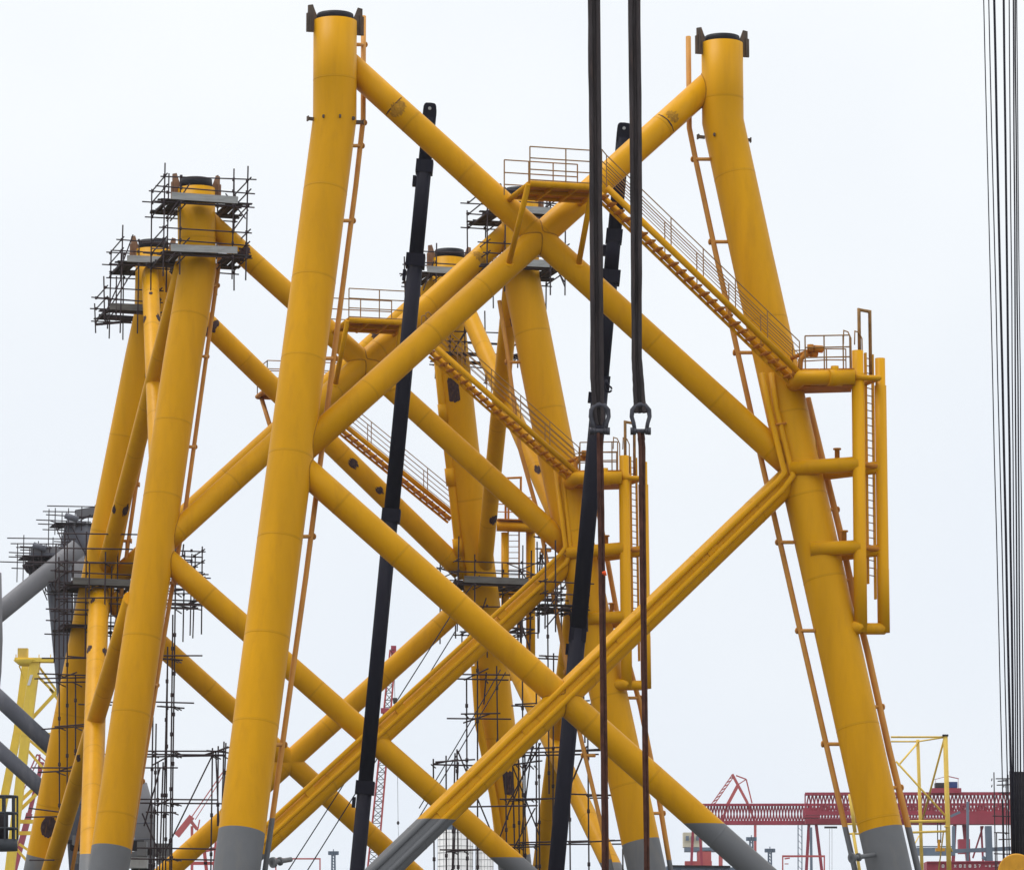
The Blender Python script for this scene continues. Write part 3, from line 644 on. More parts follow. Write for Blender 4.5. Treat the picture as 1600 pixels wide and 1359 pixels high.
def flat_scaffold(label, Y, dy, posts, ledgers, diag, depth=1.4, seed=1, r=.036, couple=True):
    """independent tower scaffold: posts [(x0,y0,x1,y1)], ledgers the same, doubled in depth"""
    rd = random.Random(seed); x, y0, x1, y1 = posts[0]
    T = thing('scaffold', label, 'scaffolding', Vector((P(x, y1, Y).x, Y, 0)), GS)
    for i, (xa, ya, xb, yb) in enumerate(posts):
        yy = Y + (depth if i % 2 else 0)
        a = P(xa, ya, yy); b = P(xb, yb, yy)
        if yb >= 1359: b = Vector((b.x, b.y, 0))
        rod('scaffold_pole', a, b, r, 'pole', T)
        z = b.z + 1
        while couple and z < a.z - 1:
            if z > 6: rod('coupler', a + (b - a) * ((a.z - z) / (a.z - b.z)) - Z * .09, a + (b - a) * ((a.z - z) / (a.z - b.z)) + Z * .09, .07, 'pole', T)
            z += rd.uniform(1.8, 2.6)
    for i, (xa, ya, xb, yb) in enumerate(ledgers):
        for yy in ((Y - .07, Y + depth + .07) if i % 2 == 0 else (Y - .07,)):
            rod('scaffold_pole', P(xa + rd.uniform(-6, 6), ya + (yy - Y) * 0, yy), P(xb + rd.uniform(-6, 6), yb, yy), r, 'pole', T)
    for (xa, ya, xb, yb) in diag: rod('scaffold_pole', P(xa, ya, Y - .15), P(xb, yb, Y - .15 + .5), r, 'pole', T)
    # transoms running away from the camera
    for (xa, ya, xb, yb) in ledgers[::2]:
        for (pa, pb, pc, pd) in posts[::2]:
            if min(xa, xb) <= pa <= max(xa, xb) and pb < ya < pd: rod('scaffold_pole', P(pa - 3, ya, Y - .8), P(pa + 2, ya, Y) + Vector((0, depth + .8, 0)), r * .9, 'pole', T)
    return T
flat_scaffold('tower scaffold in front of the rearmost left leg, climbing from its foot to mid height', 187.2, 0,
  [(92, 870, 93, 1290), (105, 850, 105, 1270), (118, 1055, 118, 1205), (184, 860, 182, 1100), (165, 862, 163, 1000), (175, 866, 171, 1090), (140, 880, 139, 935)],
  [(45, 838 + 40, 225, 838 + 42), (95, 833, 216, 835), (92, 856, 205, 858), (82, 935, 205, 933), (68, 951, 150, 953), (70, 1028, 160, 1028), (62, 1052, 140, 1055), (56, 1060, 135, 1058), (70, 1066, 135, 1065), (60, 1139, 132, 1134), (80, 1135, 132, 1131), (54, 1199, 125, 1199), (58, 1206, 122, 1203), (48, 1262, 105, 1270), (45, 1276, 104, 1275), (40, 1343, 90, 1343), (120, 1178, 166, 1178), (122, 1184, 165, 1184), (128, 1100, 172, 1101), (135, 1095, 180, 1097), (100, 1025, 182, 1031), (130, 1256, 154, 1256), (136, 1250, 156, 1248)], [(93, 1060, 120, 1050), (93, 1204, 118, 1195)], seed=3)
flat_scaffold('tall tower scaffold just right of the second left leg, rising past two braces', 178.5, 0,
  [(270, 960, 266, 1359), (262, 1022, 251, 1359), (275, 850, 268, 1359), (247, 1190, 246, 1359), (255, 1190, 243, 1359), (262, 1010, 260, 1359), (239, 1120, 234, 1359), (244, 1130, 240, 1359), (287, 850, 285, 868)],
  [(225, 1173, 352, 1173), (222, 1182, 346, 1180), (225, 1178, 348, 1179), (236, 1096, 305, 1098), (250, 1103, 285, 1106), (252, 1024, 312, 1024), (250, 1028, 280, 1031), (240, 944, 320, 946), (262, 950, 303, 951), (275, 875, 305, 875), (262, 924, 290, 920), (215, 1248, 345, 1249), (220, 1254, 346, 1255), (212, 1324, 344, 1326), (210, 1341, 344, 1343), (222, 1199, 278, 1199), (225, 1268, 270, 1269)], [(334, 1175, 258, 1330), (250, 1200, 225, 1290), (222, 1270, 248, 1330), (238, 1195, 265, 1180), (247, 1257, 270, 1246)], seed=5)
flat_scaffold('tower scaffold bay against the left edge of the front left leg, near its grey foot', 178.9, 0,
  [(332, 1168, 329, 1359), (341, 1165, 340, 1290), (350, 1158, 346, 1300), (353, 1160, 350, 1240), (337, 1172, 342, 1290)], [(318, 1180, 358, 1166), (322, 1172, 358, 1176)], [], seed=6)
flat_scaffold('low tower scaffold in front of the white silos, bottom centre', 178.0, 0,
  [(677, 1185, 682, 1359), (697, 1180, 699, 1359), (711, 1176, 700, 1359), (714, 1170, 720, 1359), (729, 1060, 732, 1359), (746, 1000, 747, 1359), (760, 1050, 756, 1100), (716, 1190, 694, 1359)],
  [(676, 1194, 752, 1196), (680, 1190, 746, 1186), (730, 1260, 840, 1258), (682, 1327, 772, 1327), (700, 1330, 760, 1326), (700, 1053, 800, 1054), (705, 1060, 790, 1062), (702, 1122, 800, 1123), (724, 1115, 780, 1114)], [(715, 1172, 768, 1300), (677, 1193, 716, 1186), (724, 1129, 765, 1115), (725, 1062, 763, 1044)], seed=8)
flat_scaffold('tall tower scaffold across the rear right leg foot, left of the leaning boom', 184.0, 0,
  [(790, 1198, 795, 1359), (801, 1192, 812, 1359), (810, 1170, 815, 1359), (820, 1150, 822, 1359), (838, 1060, 838, 1359), (842, 1160, 845, 1359), (855, 880, 858, 1240), (865, 1020, 862, 1359), (832, 1160, 815, 1300), (834, 1165, 780, 1310), (816, 1010, 818, 1350), (776, 1040, 778, 1190)],
  [(785, 1248, 950, 1246), (788, 1251, 955, 1241), (790, 1196, 845, 1188), (800, 1180, 940, 1178), (800, 1176, 935, 1172), (815, 1170, 900, 1166), (795, 1319, 970, 1318), (800, 1316, 960, 1312), (786, 1324, 840, 1322), (838, 935, 890, 935), (836, 945, 882, 946), (838, 930, 885, 924), (842, 1024, 880, 1026), (838, 1028, 878, 1030), (800, 1102, 850, 1104), (806, 1100, 842, 1098)], [(800, 1194, 843, 1305), (845, 1160, 790, 1262), (917, 1165, 890, 1232), (836, 1262, 800, 1330)], seed=9)
flat_scaffold('tower scaffold right of the leaning boom, between the two slings', 179.0, 0,
  [(918, 1100, 922, 1359), (890, 1240, 893, 1359), (973, 1325, 975, 1359), (911, 1050, 914, 1160), (925, 1060, 924, 1110)],
  [(890, 1240, 955, 1242), (892, 1316, 972, 1312), (905, 1100, 930, 1100), (900, 1096, 926, 1094), (896, 1172, 940, 1170), (890, 1178, 935, 1178)], [(916, 1166, 886, 1240)], seed=10)
flat_scaffold('short stack of scaffold rails beside the right leg pair, under a brace end', 183.0, 0,
  [(849, 845, 846, 900), (853, 850, 850, 920), (871, 905, 870, 960)],
  [(838, 838, 860, 842), (838, 857, 882, 857), (840, 872, 876, 870), (850, 908, 876, 908), (845, 932, 890, 930), (842, 938, 880, 940)], [(846, 866, 842, 895)], seed=12)
sd2 = thing('scaffold', 'sagging plank deck by the second right leg, just left of the leaning boom', 'scaffolding', P(870, 955, 180), GS)
for i in range(4): board('plank', P(846, 956 + i * 1.5, 179 + i * .4), P(888, 948 + i * 1.5, 179 + i * .4), .3, .05, 'plank' if i else 'galv', sd2)
for x in (848, 884): rod('scaffold_pole', P(x - 12, 960, 179), P(x + 10, 956, 180.5), .035, 'pole', sd2)

# ================================================================== booms
def boom(label, a, b, Y, wd, collars, extra=None):
    A = P(*a, Y); B = P(*b, Y); B = extend_down(A, B, 2.0); T = thing('telescopic_boom', label, 'crane boom', Vector((B.x, B.y, 0)), 'black telescopic crane booms')
    d = (B - A).normalized(); x = Vector((0, 1, 0)); y = d.cross(x)
    px = Y / FPX; cuts = [0] + [c[0] for c in collars] + [None]
    tot = (B - A).length; H = (b[1] - a[1]); per = (P(*b, Y) - A).length
    prev = 0
    for i, (fy, w2) in enumerate(collars + [(None, None)]):
        s0 = prev; s1 = tot if fy is None else (fy - a[1]) / H * per
        hw = (wd[i]) * px / 2; ring = []
        n = 16
        prof = []
        for j in range(n):   # rounded box section
            an = 2 * math.pi * (j + .5) / n; c_, s_ = math.cos(an), math.sin(an); k_ = (abs(c_) ** 4 + abs(s_) ** 4) ** -.25
            prof.append(y * (c_ * k_ * hw) + x * (s_ * k_ * hw * 1.25))
        V = [A + d * s0 + v for v in prof] + [A + d * s1 + v for v in prof]
        Fc = [(j, (j + 1) % n, n + (j + 1) % n, n + j) for j in range(n)] + [tuple(reversed(range(n))), tuple(range(n, 2 * n))]
        make('boom_section', V, Fc, M['boom'], T, smooth=[True] * n + [False] * 2)
        if fy is not None:
            c = A + d * s1; h2 = w2 * px / 2
            MB().box(c + d * .25, d * .28, y * h2, x * h2 * 1.15).build('boom_collar', M['boom'], T)
            MB().box(c + d * .9 - y * h2 * 1.05, d * .22, y * .07, x * .2).build('guide_bracket', M['boom'], T)
        prev = s1
    # head: side plates and sheave pin
    hw = wd[0] * px * .5
    for s_ in (-1, 1):
        poly = [A + d * .2 + y * hw + x * s_ * .3, A - d * .35 + y * hw + x * s_ * .3] + [A - d * .35 + x * s_ * .3 + y * hw * math.copysign(abs(math.cos(t)) ** .45, math.cos(t)) - d * .3 * math.sin(t) ** .7 for t in (.35, .8, 1.2, 1.57, 1.94, 2.34, 2.79)] + [A - d * .35 - y * hw + x * s_ * .3, A + d * .2 - y * hw + x * s_ * .3]
        MB().prism(poly, x * .04).build('head_plate', M['boom'], T)
    rod('sheave_pin', A - d * .38 + x * .42, A - d * .38 - x * .42, .07, 'galv', T, 12); rod('head_sheave', A - d * .38 + x * .2, A - d * .38 - x * .2, .26, 'boom', T, 20)
    return T
boom('taller black telescopic crane boom leaning right of the front left leg', (670.5, 186), (558, 1359), 164, [21, 23, 24, 23, 23], [(255, 27), (405, 30), (806, 29), (1225, 29)])
boom('black telescopic crane boom leaning between the two lifting slings', (973.5, 217), (869, 1359), 164, [22, 23, 24, 26, 25.5], [(365, 26), (430, 31), (598, 29), (990, 27)])
T = thing('crane_hook', 'small dark hook eye on the leaning boom beside the left sling', 'hook', P(950, 605, 163.2))
k = MB(); c = P(951, 608, 163); pts = [c + Vector((math.cos(t) * .13, 0, math.sin(t) * .13)) for t in [i * .6 for i in range(11)]]; k.tube(pts, .04, 8); k.tube([P(946, 594, 163), P(950, 604, 163)], .08, 8); k.build('hook_eye', M['boom'], T)

# ================================================================== slings and shackles
def sling(label, pix, Y, wd, m, strands=3, name='lifting_sling'):
    T = thing(name, label, 'sling', P(pix[-1][0], pix[-1][1], Y), 'lifting slings hanging before the front jacket'); px = Y / FPX
    for s_ in range(strands):
        pts = []; off = (s_ - (strands - 1) / 2); rd = random.Random(s_ * 7 + int(pix[0][0]))
        for i in range(len(pix) - 1):
            (xa, ya, wa), (xb, yb, wb) = pix[i], pix[i + 1]; n = 8
            for j in range(n + (1 if i == len(pix) - 2 else 0)):
                t = j / n; ww = wa + (wb - wa) * t
                pts.append((P(xa + (xb - xa) * t + off * ww / strands + rd.uniform(-.35, .35), ya + (yb - ya) * t, Y + (.12 if s_ % 2 else 0)), ww))
        k = MB().tube([p for p, _ in pts], [ww / strands * .62 * px * (1 + rd.uniform(-.06, .06)) for _, ww in pts], 10); k.build('sling_strand', M[m], T)
    return T
YS = 139
TL = sling('broad dark lifting sling above the left shackle', [(927, -140, 19), (928, 0, 18.5), (931, 300, 19), (933, 590, 20), (936, 652, 17), (937, 664, 9)], YS, 16, 'sling')
TR = sling('broad dark lifting sling above the right shackle', [(989, -140, 18), (991, 0, 19), (994, 300, 18), (995, 560, 15.5), (999, 625, 18), (1001, 645, 19)], YS, 16, 'sling')
sling('narrow rusty sling leg hanging below the left shackle', [(937, 672, 9), (939, 800, 10), (942, 1000, 9.5), (946, 1370, 10.5), (947, 1500, 10)], YS, 10, 'rust', 2)
sling('narrow dark sling leg hanging below the right shackle', [(1001, 672, 11), (1003, 700, 10), (1006, 1000, 9), (1011, 1370, 8.5), (1012, 1500, 8.5)], YS, 9, 'rust', 2)
for x, y, w_ in ((929, 45, 8), (934, 588, 9), (932, 396, 7)): pass
for lab, (cx_, cy_), tw in (('steel bow shackle joining the left sling, partly in front of the leaning boom', (937, 655), .0), ('steel bow shackle joining the right sling, open against the sky', (1001, 655), .2)):
    T = thing('bow_shackle', lab, 'shackle', P(cx_, cy_, YS), 'bow shackles on the lifting slings'); px = YS / FPX
    pr = [(-9, 18), (-11, 6), (-14, -4), (-13, -14), (-7, -21), (0, -23), (7, -21), (13, -14), (14, -4), (11, 6), (9, 18)]
    pts = [P(cx_ + x, cy_ + y, YS) for x, y in pr]; MB().tube(pts, [.075, .075, .08, .09, .095, .095, .095, .09, .08, .075, .075], 14).build('bow', M['shackle'], T)
    MB().tube([P(cx_ - 15, cy_ + 18.5, YS), P(cx_ + 15, cy_ + 18.5, YS)], .085, 14).build('pin', M['shackle'], T)
    for sx_ in (-14, 13): MB().tube([P(cx_ + sx_ - 2, cy_ + 18.5, YS), P(cx_ + sx_ + 3, cy_ + 18.5, YS)], .14, 12).build('pin_nut' if sx_ > 0 else 'pin_head', M['shackle'], T)
    for sx_ in (-9, 9): MB().tube([P(cx_ + sx_ - 2, cy_ + 18.5, YS), P(cx_ + sx_ + 2, cy_ + 18.5, YS)], .13, 12).build('bow_eye', M['shackle'], T)
T = thing('warning_tag', 'small orange tag on the rusty left sling leg', 'tag', P(944, 896, 138.8))
MB().tube([P(944, 892, 138.8), P(946, 899, 138.8)], .055, 8).build('tag_strap', M['hot'], T); MB().tube([P(942, 893, 138.75), P(942, 897, 138.75)], .03, 6).build('tag_clip', M['hot'], T)

# ================================================================== hoist ropes at the right edge
names = ('far left and thinnest', 'second from the left, thin', 'third from the left, thick', 'fourth from the left, thick', 'fifth from the left, thin', 'sixth from the left', 'seventh from the left', 'closest to the right edge')
rp = [(1536.5, 1564, 1.7), (1544.5, 1572, 1.8), (1553, 1578, 3.6), (1568, 1582.5, 3.4), (1576.5, 1586.5, 1.8), (1583, 1590, 2.2), (1586, 1594, 2.2), (1588.5, 1599, 1.6)]
for (x0, x1, wd), nm in zip(rp, names):
    Y = 96; a = P(x0 - (x1 - x0) * .12, -150, Y); b = P(x0 + (x1 - x0) * 1.19, 1345, Y); T = thing('hoist_rope', 'near vertical dark hoist rope at the right edge, ' + nm, 'rope', b, 'hoist ropes at the right edge')
    n = 12; pts = [a.lerp(b, i / n) + Vector((random.uniform(-.006, .006), 0, 0)) for i in range(n + 1)]
    MB().tube(pts, wd / 2 * Y / FPX * 1.05, 8).build('rope_strand', M['rope'], T)
    if wd > 2:
        pts2 = [p + Vector((wd * .2 * Y / FPX + .01, .05, 0)) for p in pts]; MB().tube(pts2, wd / 3.4 * Y / FPX, 8).build('rope_strand', M['rope'], T)
T = thing('sheave_block', 'orange yellow round sheave block in the bottom right corner', 'sheave', P(1590, 1359, 95)); c = P(1588, 1362, 95)
def disc(c, ax, r, h, m, name, parent, hole=0):
    MB().tube([c - ax * h, c - ax * h * .6, c + ax * h * .6, c + ax * h], [r * .93, r, r, r * .93], 48).build(name, M[m], parent)
ax = Vector((-.28, -.95, .12)).normalized()
disc(c, ax, .46, .035, 'ogr', 'cheek_plate', T); disc(c - ax * .16, ax, .38, .12, 'dark', 'sheave_wheel', T); disc(c - ax * .32, ax, .47, .03, 'fyel', 'cheek_plate', T); disc(c + ax * .05, ax, .05, .03, 'dark', 'axle_pin', T)

# ================================================================== guy ropes
for lab, a, b, Y in (('taut dark guy rope from the rear right leg down to the left', (704, 962), (446, 1366), 188), ('thinner guy rope parallel to the first, a little lower', (712, 985), (476, 1366), 187.5),
                     ('guy rope across the rear right leg running down left to the silos', (790, 1050), (640, 1301), 183), ('second guy rope across the rear right leg, upper of the pair', (782, 1046), (655, 1262), 183.4)):
    A = P(*a, Y); B = P(*b, Y - 3); T = thing('guy_rope', lab, 'rope', B, 'guy ropes low between the legs'); MB().tube([A, A.lerp(B, .5) - Z * .06, B], .028, 6).build('rope_strand', M['rope'], T)

# ================================================================== grey jacket at left edge
YG = 235
G = thing('grey_jacket', 'dark grey unpainted jacket top at the left edge with scaffolding round its nodes', 'jacket', Vector((P(80, 1000, YG).x, YG, 0)))
def PG(x, y, d=0): return P(x, y, YG + d)
g_ = PG
can_tube('brace', [g_(-60, 1005, -4), g_(122, 856, -1.6)], .58, [M['grey3']], G, 4, 24)
can_tube('brace', [g_(-40, 1055), g_(100, 1185)], .50, [M['grey2']], G, 4, 24); can_tube('brace', [g_(-40, 1137), g_(92, 1256)], .46, [M['grey2']], G, 4, 24)
MB().tube([g_(88, 872), g_(92, 905), g_(103, 1040), g_(116, 1200), g_(130, 1400)], [.95, .78, .70, .72, .75], 24).build('leg', M['grey2'], G)
MB().tube([g_(124, 868, 2), g_(123, 960, 2), g_(112, 1160, 2)], [.32, .32, .32], 20).build('leg', M['grey3'], G)
MB().tube([g_(56, 873), g_(60, 880), g_(76, 893), g_(88, 905)], [.95, .9, .6, .5], 20).build('node_cone', M['dark'], G)
MB().tube([g_(132, 818, 4), g_(122, 850, 4), g_(112, 880, 4), g_(106, 900, 4)], [1.15, 1.1, .9, .6], 20).build('node_cone', M['grey2'], G)
MB().bar(g_(120, 804, 4), g_(150, 799, 4), 1.0, .5).build('node_plate', M['grey3'], G)
MB().bar(g_(50, 861, -1), g_(98, 861, -1), 1.4, .42).build('node_plate', M['grey3'], G)
MB().bar(g_(50, 868, -1), g_(100, 868, -1), 1.6, .16).build('node_plate', M['grey2'], G)
for x, y, dx in ((60, 858, -13), (110, 812, -12)):
    a = g_(x + 12, y, -2); b = g_(x - 8, y - 7, -2); MB().tube([a, b], .19, 16).build('pipe_stub', M['grey2'], G)
MB().prism([g_(70, 912, -.2), g_(97, 880, -.2), g_(92, 915, -.2)], Vector((0, .05, 0))).build('gusset_plate', M['grey2'], G)
MB().prism([g_(60, 915, -.2), g_(92, 900, -.2), g_(94, 915, -.2), g_(64, 916, -.2)], Vector((0, .08, 0))).build('gusset_plate', M['grey2'], G)
MB().tube([g_(-5, 895, -6), g_(-3, 1000, -6), g_(-5, 1050, -6), g_(-12, 1120, -6)], .28, 16).build('leg', M['grey3'], G)
def small_cage(label, c, a, b, dz, seed):
    rd = random.Random(seed); T = thing('scaffold', label, 'scaffolding', c, GS)
    def q(u_, n_, z): return c + U * u_ + NN * n_ + Z * z
    for n_ in (-b, b):
        for i in range(4):
            u_ = -a + 2 * a * i / 3; rod('scaffold_pole', q(u_, n_, -rd.uniform(.3, 2.2)), q(u_, n_, rd.uniform(.9, 1.3)), .03, 'pole', T)
        for hh in (-.1, .5, 1.05): rod('scaffold_pole', q(-a - rd.uniform(.3, 1.3), n_, hh), q(a + rd.uniform(.1, .5), n_, hh + rd.uniform(-.1, .1)), .035, 'pole', T)
    for i in range(6): board('plank', q(-a, -b + i * b / 3, 0), q(a, -b + i * b / 3, .04), .3, .07, 'plank', T)
    for i in range(3): rod('scaffold_pole', q(-a + i * .5, -b, -.1), q(-a + .9 + i * .6, -b, -2.2), .035, 'pole', T)
    for i in range(5): rod('scaffold_pole', q(rd.uniform(-a, a), -b, rd.uniform(-.6, .8)), q(rd.uniform(-a, a), b, rd.uniform(-.6, 1.1)), .035, 'pole', T)
small_cage('scaffold round the lower left node of the grey jacket', g_(66, 873), 1.35, 1.3, 0, 2)
small_cage('scaffold round the upper right node of the grey jacket', g_(112, 822, 4), 1.25, 1.3, 0, 4)
small_cage('small scaffold deck hanging under the lower grey node', g_(68, 880 + 4, -1), .75, .8, 0, 6)
small_cage('scaffold deck behind the grey strut, right of the light grey column', g_(128, 876, 4), .9, .9, 0, 9)

# ================================================================== far yellow tower, left
YT = 330
T = thing('yellow_tower', 'bright yellow legged steel tower with a round deck at the far left', 'tower', Vector((P(40, 1359, YT).x, YT, 0)))
def t_(x, y, d=0): return P(x, y, YT + d)
def colm(a, b, wd, m='fyel', name='column', dp=None): 
    A_ = Vector(a); B_ = Vector(b); MB().bar(A_, B_, wd, dp or wd, Vector((0, 1, 0))).build(name, M[m], T)
px = YT / FPX
for a, b, wd in (((55, 1034), (40, 1150), 15), ((40, 1150), (14, 1370), 14), ((40, 1040), (26, 1150), 11), ((28, 1140), (2, 1270), 12), ((2, 1270), (-14, 1370), 12)):
    colm(t_(*a, 0 if wd > 13 else 4), t_(*b, 0 if wd > 13 else 4), wd * px)
for a, b, wd in (((60, 1040), (100, 1095), 3.5), ((58, 1055), (88, 1085), 4), ((50, 1122), (100, 1068), 5), ((78, 1076), (96, 1100), 4), ((44, 1154), (76, 1182), 4), ((38, 1165), (80, 1215), 4), ((28, 1255), (62, 1222), 5), ((26, 1270), (60, 1237), 5), ((30, 1283), (80, 1283), 6), ((28, 1301), (75, 1301), 6), ((30, 1318), (80, 1352), 4), ((26, 1326), (55, 1359), 4), ((24, 1144), (44, 1144), 4), ((40, 1145), (85, 1146), 3), ((30, 1040), (38, 1060), 2)):
    colm(t_(*a, 1), t_(*b, 1), wd * px, name='lattice_bar')
k = MB().tube([t_(40, 1040), t_(40, 1031)], [.5, 1.05], 24); k.bar(t_(24, 1031), t_(130, 1032), 1.2, .35); k.build('round_deck', M['fyel'], T)
MB().box(t_(36, 1021), Vector((.42, 0, 0)), Vector((0, .4, 0)), Vector((0, 0, .45))).build('deck_cabin', M['ryel'], T)
for i in range(5): rod('lattice_bar', t_(25 + i * 18, 1031), t_(25 + i * 18, 1022), .04, 'ryel', T)
MB().box(t_(47, 1062, -.5), Vector((.12, 0, 0)), Vector((0, .02, 0)), Vector((.12, 0, .45))).build('name_plate', M['white'], T)

# basket
YB = 110
T = thing('man_basket', 'dark round work basket at the bottom left edge', 'basket', P(8, 1330, YB)); px = YB / FPX
c = P(6, 1322, YB); rb = 21 * px
for y in (1244, 1270, 1294): 
    cc = P(6, y, YB); pts = [cc + Vector((math.cos(t), math.sin(t), 0)) * rb for t in [i * 2 * math.pi / 20 for i in range(21)]]; MB().tube(pts, .03, 8).build('rail_ring', M['bask'], T)
for i in range(8):
    t = i * 2 * math.pi / 8 + .2; v = Vector((math.cos(t), math.sin(t), 0)) * rb; rod('basket_post', P(6, 1312, YB) + v, P(6, 1244, YB) + v, .03, 'bask', T)
MB().tube([P(6, 1329, YB), P(6, 1311, YB)], rb * 1.02, 28).build('basket_floor', M['bask'], T)
MB().tube([P(2, 1312, YB), P(2, 1268, YB)], .2, 16).build('equipment_drum', M['dark'], T)

# ================================================================== far cranes and gantry, right
YR = 620
def bars(T, lst, Y, m, name, k=1):
    for a, b, wd in lst: MB().bar(P(*a, Y), P(*b, Y), wd * Y / FPX, wd * Y / FPX, Vector((0, 1, 0))).build(name, M[m], T)
def truss(T, x0, x1, yt, yb, Y, dp, pitch, m, ct=5, cb=7):
    for d_ in (0, dp):
        MB().bar(P(x0, yt, Y + d_), P(x1, yt - (x1 - x0) * .002, Y + d_), 1.2, ct * Y / FPX, Z).build('top_chord', M[m], T)
        MB().bar(P(x0, yb, Y + d_), P(x1, yb, Y + d_), 1.6, cb * Y / FPX, Z).build('bottom_chord', M[m], T)
        n = int((x1 - x0) / pitch)
        for i in range(n):
            xa = x0 + i * pitch + (pitch / 2 if d_ else 0); xm = xa + pitch / 2; xb = xa + pitch
            rod('lacing_bar', P(xa, yb, Y + d_), P(xm, yt, Y + d_), .115, m, T, 6); rod('lacing_bar', P(xm, yt, Y + d_), P(xb, yb, Y + d_), .115, m, T, 6)
T = thing('gantry_crane', 'far dark red gantry crane with the longer, lower lattice girder', 'gantry crane', Vector((P(1270, 1359, 640).x, 640, 0)), 'red gantry cranes')
truss(T, 1078, 1600, 1257, 1285, 640, 8, 9.5, 'red', 3.5, 6)
bars(T, [((1083, 1290), (1079, 1375), 4), ((1093, 1290), (1098, 1375), 4), ((1264, 1286), (1259, 1375), 4.5), ((1275, 1286), (1286, 1375), 4.5)], 640, 'red', 'gantry_leg')
MB().bar(P(1255, 1270, 638), P(1280, 1270, 638), 3, 1.6, Z).build('trolley', M['red'], T)
bars(T, [((1288, 1292), (1308, 1292), 3)], 636, 'dark', 'hook_beam'); bars(T, [((1296, 1294), (1296, 1370), .5), ((1300, 1294), (1300, 1370), .5)], 636, 'grey3', 'hoist_line')
T = thing('gantry_crane', 'dark red gantry crane with the upper, deeper lattice girder at right and a machinery house', 'gantry crane', Vector((P(1500, 1359, 600).x, 600, 0)), 'red gantry cranes')
truss(T, 1258, 1640, 1240, 1270, 600, 8, 11.5, 'red', 4.5, 6)
MB().bar(P(1258, 1283, 604), P(1640, 1283, 604), 1.5, .8, Z).build('girder', M['red'], T)
bars(T, [((1258, 1240), (1258, 1272), 2), ((1505, 1270), (1516, 1375), 7), ((1492, 1288), (1488, 1375), 5), ((1533, 1290), (1536, 1345), 3), ((1536, 1290), (1520, 1340), 2.5), ((1515, 1330), (1540, 1330), 2)], 600, 'red', 'gantry_leg')
MB().bar(P(1480, 1279, 598), P(1585, 1279, 598), 3, 1.7, Z).build('girder', M['red'], T)
for i in range(12): MB().bar(P(1515 + i * 6, 1278, 597.2), P(1518.5 + i * 6, 1278, 597.2), .2, .7, Z).build('girder_window', M['dark'], T)
MB().box(P(1486, 1226, 600), Vector((.9, 0, 0)), Vector((0, 1, 0)), Z * .45).build('machinery_house', M['blue'], T); MB().box(P(1470, 1227, 600), Vector((.9, 0, 0)), Vector((0, 1, 0)), Z * .40).build('machinery_house', M['dark'], T)
MB().bar(P(1455, 1235, 599), P(1501, 1235, 599), 2, .75, Z).build('machinery_deck', M['red'], T)
bars(T, [((1458, 1218), (1480, 1212), .8), ((1480, 1212), (1498, 1216), 1.4), ((1497, 1216), (1498, 1236), .6), ((1462, 1218), (1462, 1236), .6), ((1476, 1213), (1476, 1224), .5)], 600, 'red', 'roof_frame')
MB().box(P(1506, 1322, 590), Vector((.85, 0, 0)), Vector((0, 1, 0)), Z * 1.1).build('stair_house', M['red'], T)
def simple(name, label, cat, Y, lst, m, part='lattice_bar', group=None):
    T = thing(name, label, cat, Vector((P(lst[0][0][0], 1359, Y).x, Y, 0)), group); bars(T, lst, Y, m, part); return T
lc = simple('luffing_crane', 'pale red luffing crane with a peaked A-frame rising over the gantry girder', 'crane', 1000,
  [((1110, 1258), (1144, 1210), 1.4), ((1115, 1258), (1147, 1212), 1.4), ((1144, 1209), (1168, 1254), 4), ((1153, 1226), (1137, 1256), 5), ((1137, 1256), (1126, 1290), 4), ((1150, 1211), (1166, 1217), 2), ((1166, 1217), (1175, 1254), 2), ((1166, 1217), (1152, 1226), 1.5), ((1168, 1254), (1180, 1284), 3), ((1126, 1290), (1126, 1400), 6), ((1180, 1284), (1180, 1400), 4)], 'pink')
for i in range(8):
    t = i / 8; rod('lattice_bar', P(1110 + 34 * t, 1258 - 48 * t, 1000), P(1115 + 32 * (t + .1), 1258 - 46 * (t + .1), 1000), .14, 'pink', lc, 6)
simple('portal_frame', 'thin red portal frame under the lower gantry girder', 'frame', 560, [((1222, 1337), (1289, 1337), 3), ((1223, 1337), (1223, 1390), 2), ((1288, 1337), (1288, 1390), 2), ((1226, 1341), (1234, 1340), 2), ((1226, 1349), (1232, 1349), 1.5)], 'pink', 'frame_bar')
simple('portal_frame', 'thin red portal frame at the bottom left of centre, beside the front left leg', 'frame', 560, [((430, 1341), (501, 1341), 2.2), ((431, 1341), (431, 1400), 2), ((500, 1341), (500, 1400), 2), ((438, 1345), (445, 1345), 1.5)], 'pink', 'frame_bar')
simple('luffing_crane', 'pale red crane boom lying low behind the left tower scaffold', 'crane', 900, [((276, 1305), (300, 1275), 9), ((300, 1275), (352, 1200), 1.6), ((305, 1280), (356, 1200), 1.2), ((298, 1282), (308, 1295), 5), ((300, 1290), (300, 1400), 4), ((312, 1280), (308, 1300), 2)], 'pink')
simple('luffing_crane', 'haze-paled red lattice crane between the yellow tower and the rear left leg', 'crane', 800, [((58, 1178), (30, 1240), 2), ((62, 1182), (34, 1240), 1.4), ((58, 1178), (72, 1190), 2), ((66, 1190), (46, 1270), 6), ((46, 1270), (20, 1365), 9), ((62, 1178), (60, 1215), 3)], 'red')
simple('red_structure', 'red steel framework low between the left tower scaffold and the front left leg', 'steelwork', 500, [((290, 1335), (350, 1322), 5), ((318, 1318), (325, 1380), 5), ((290, 1348), (350, 1348), 5), ((338, 1300), (332, 1380), 3)], 'pink', 'frame_bar')
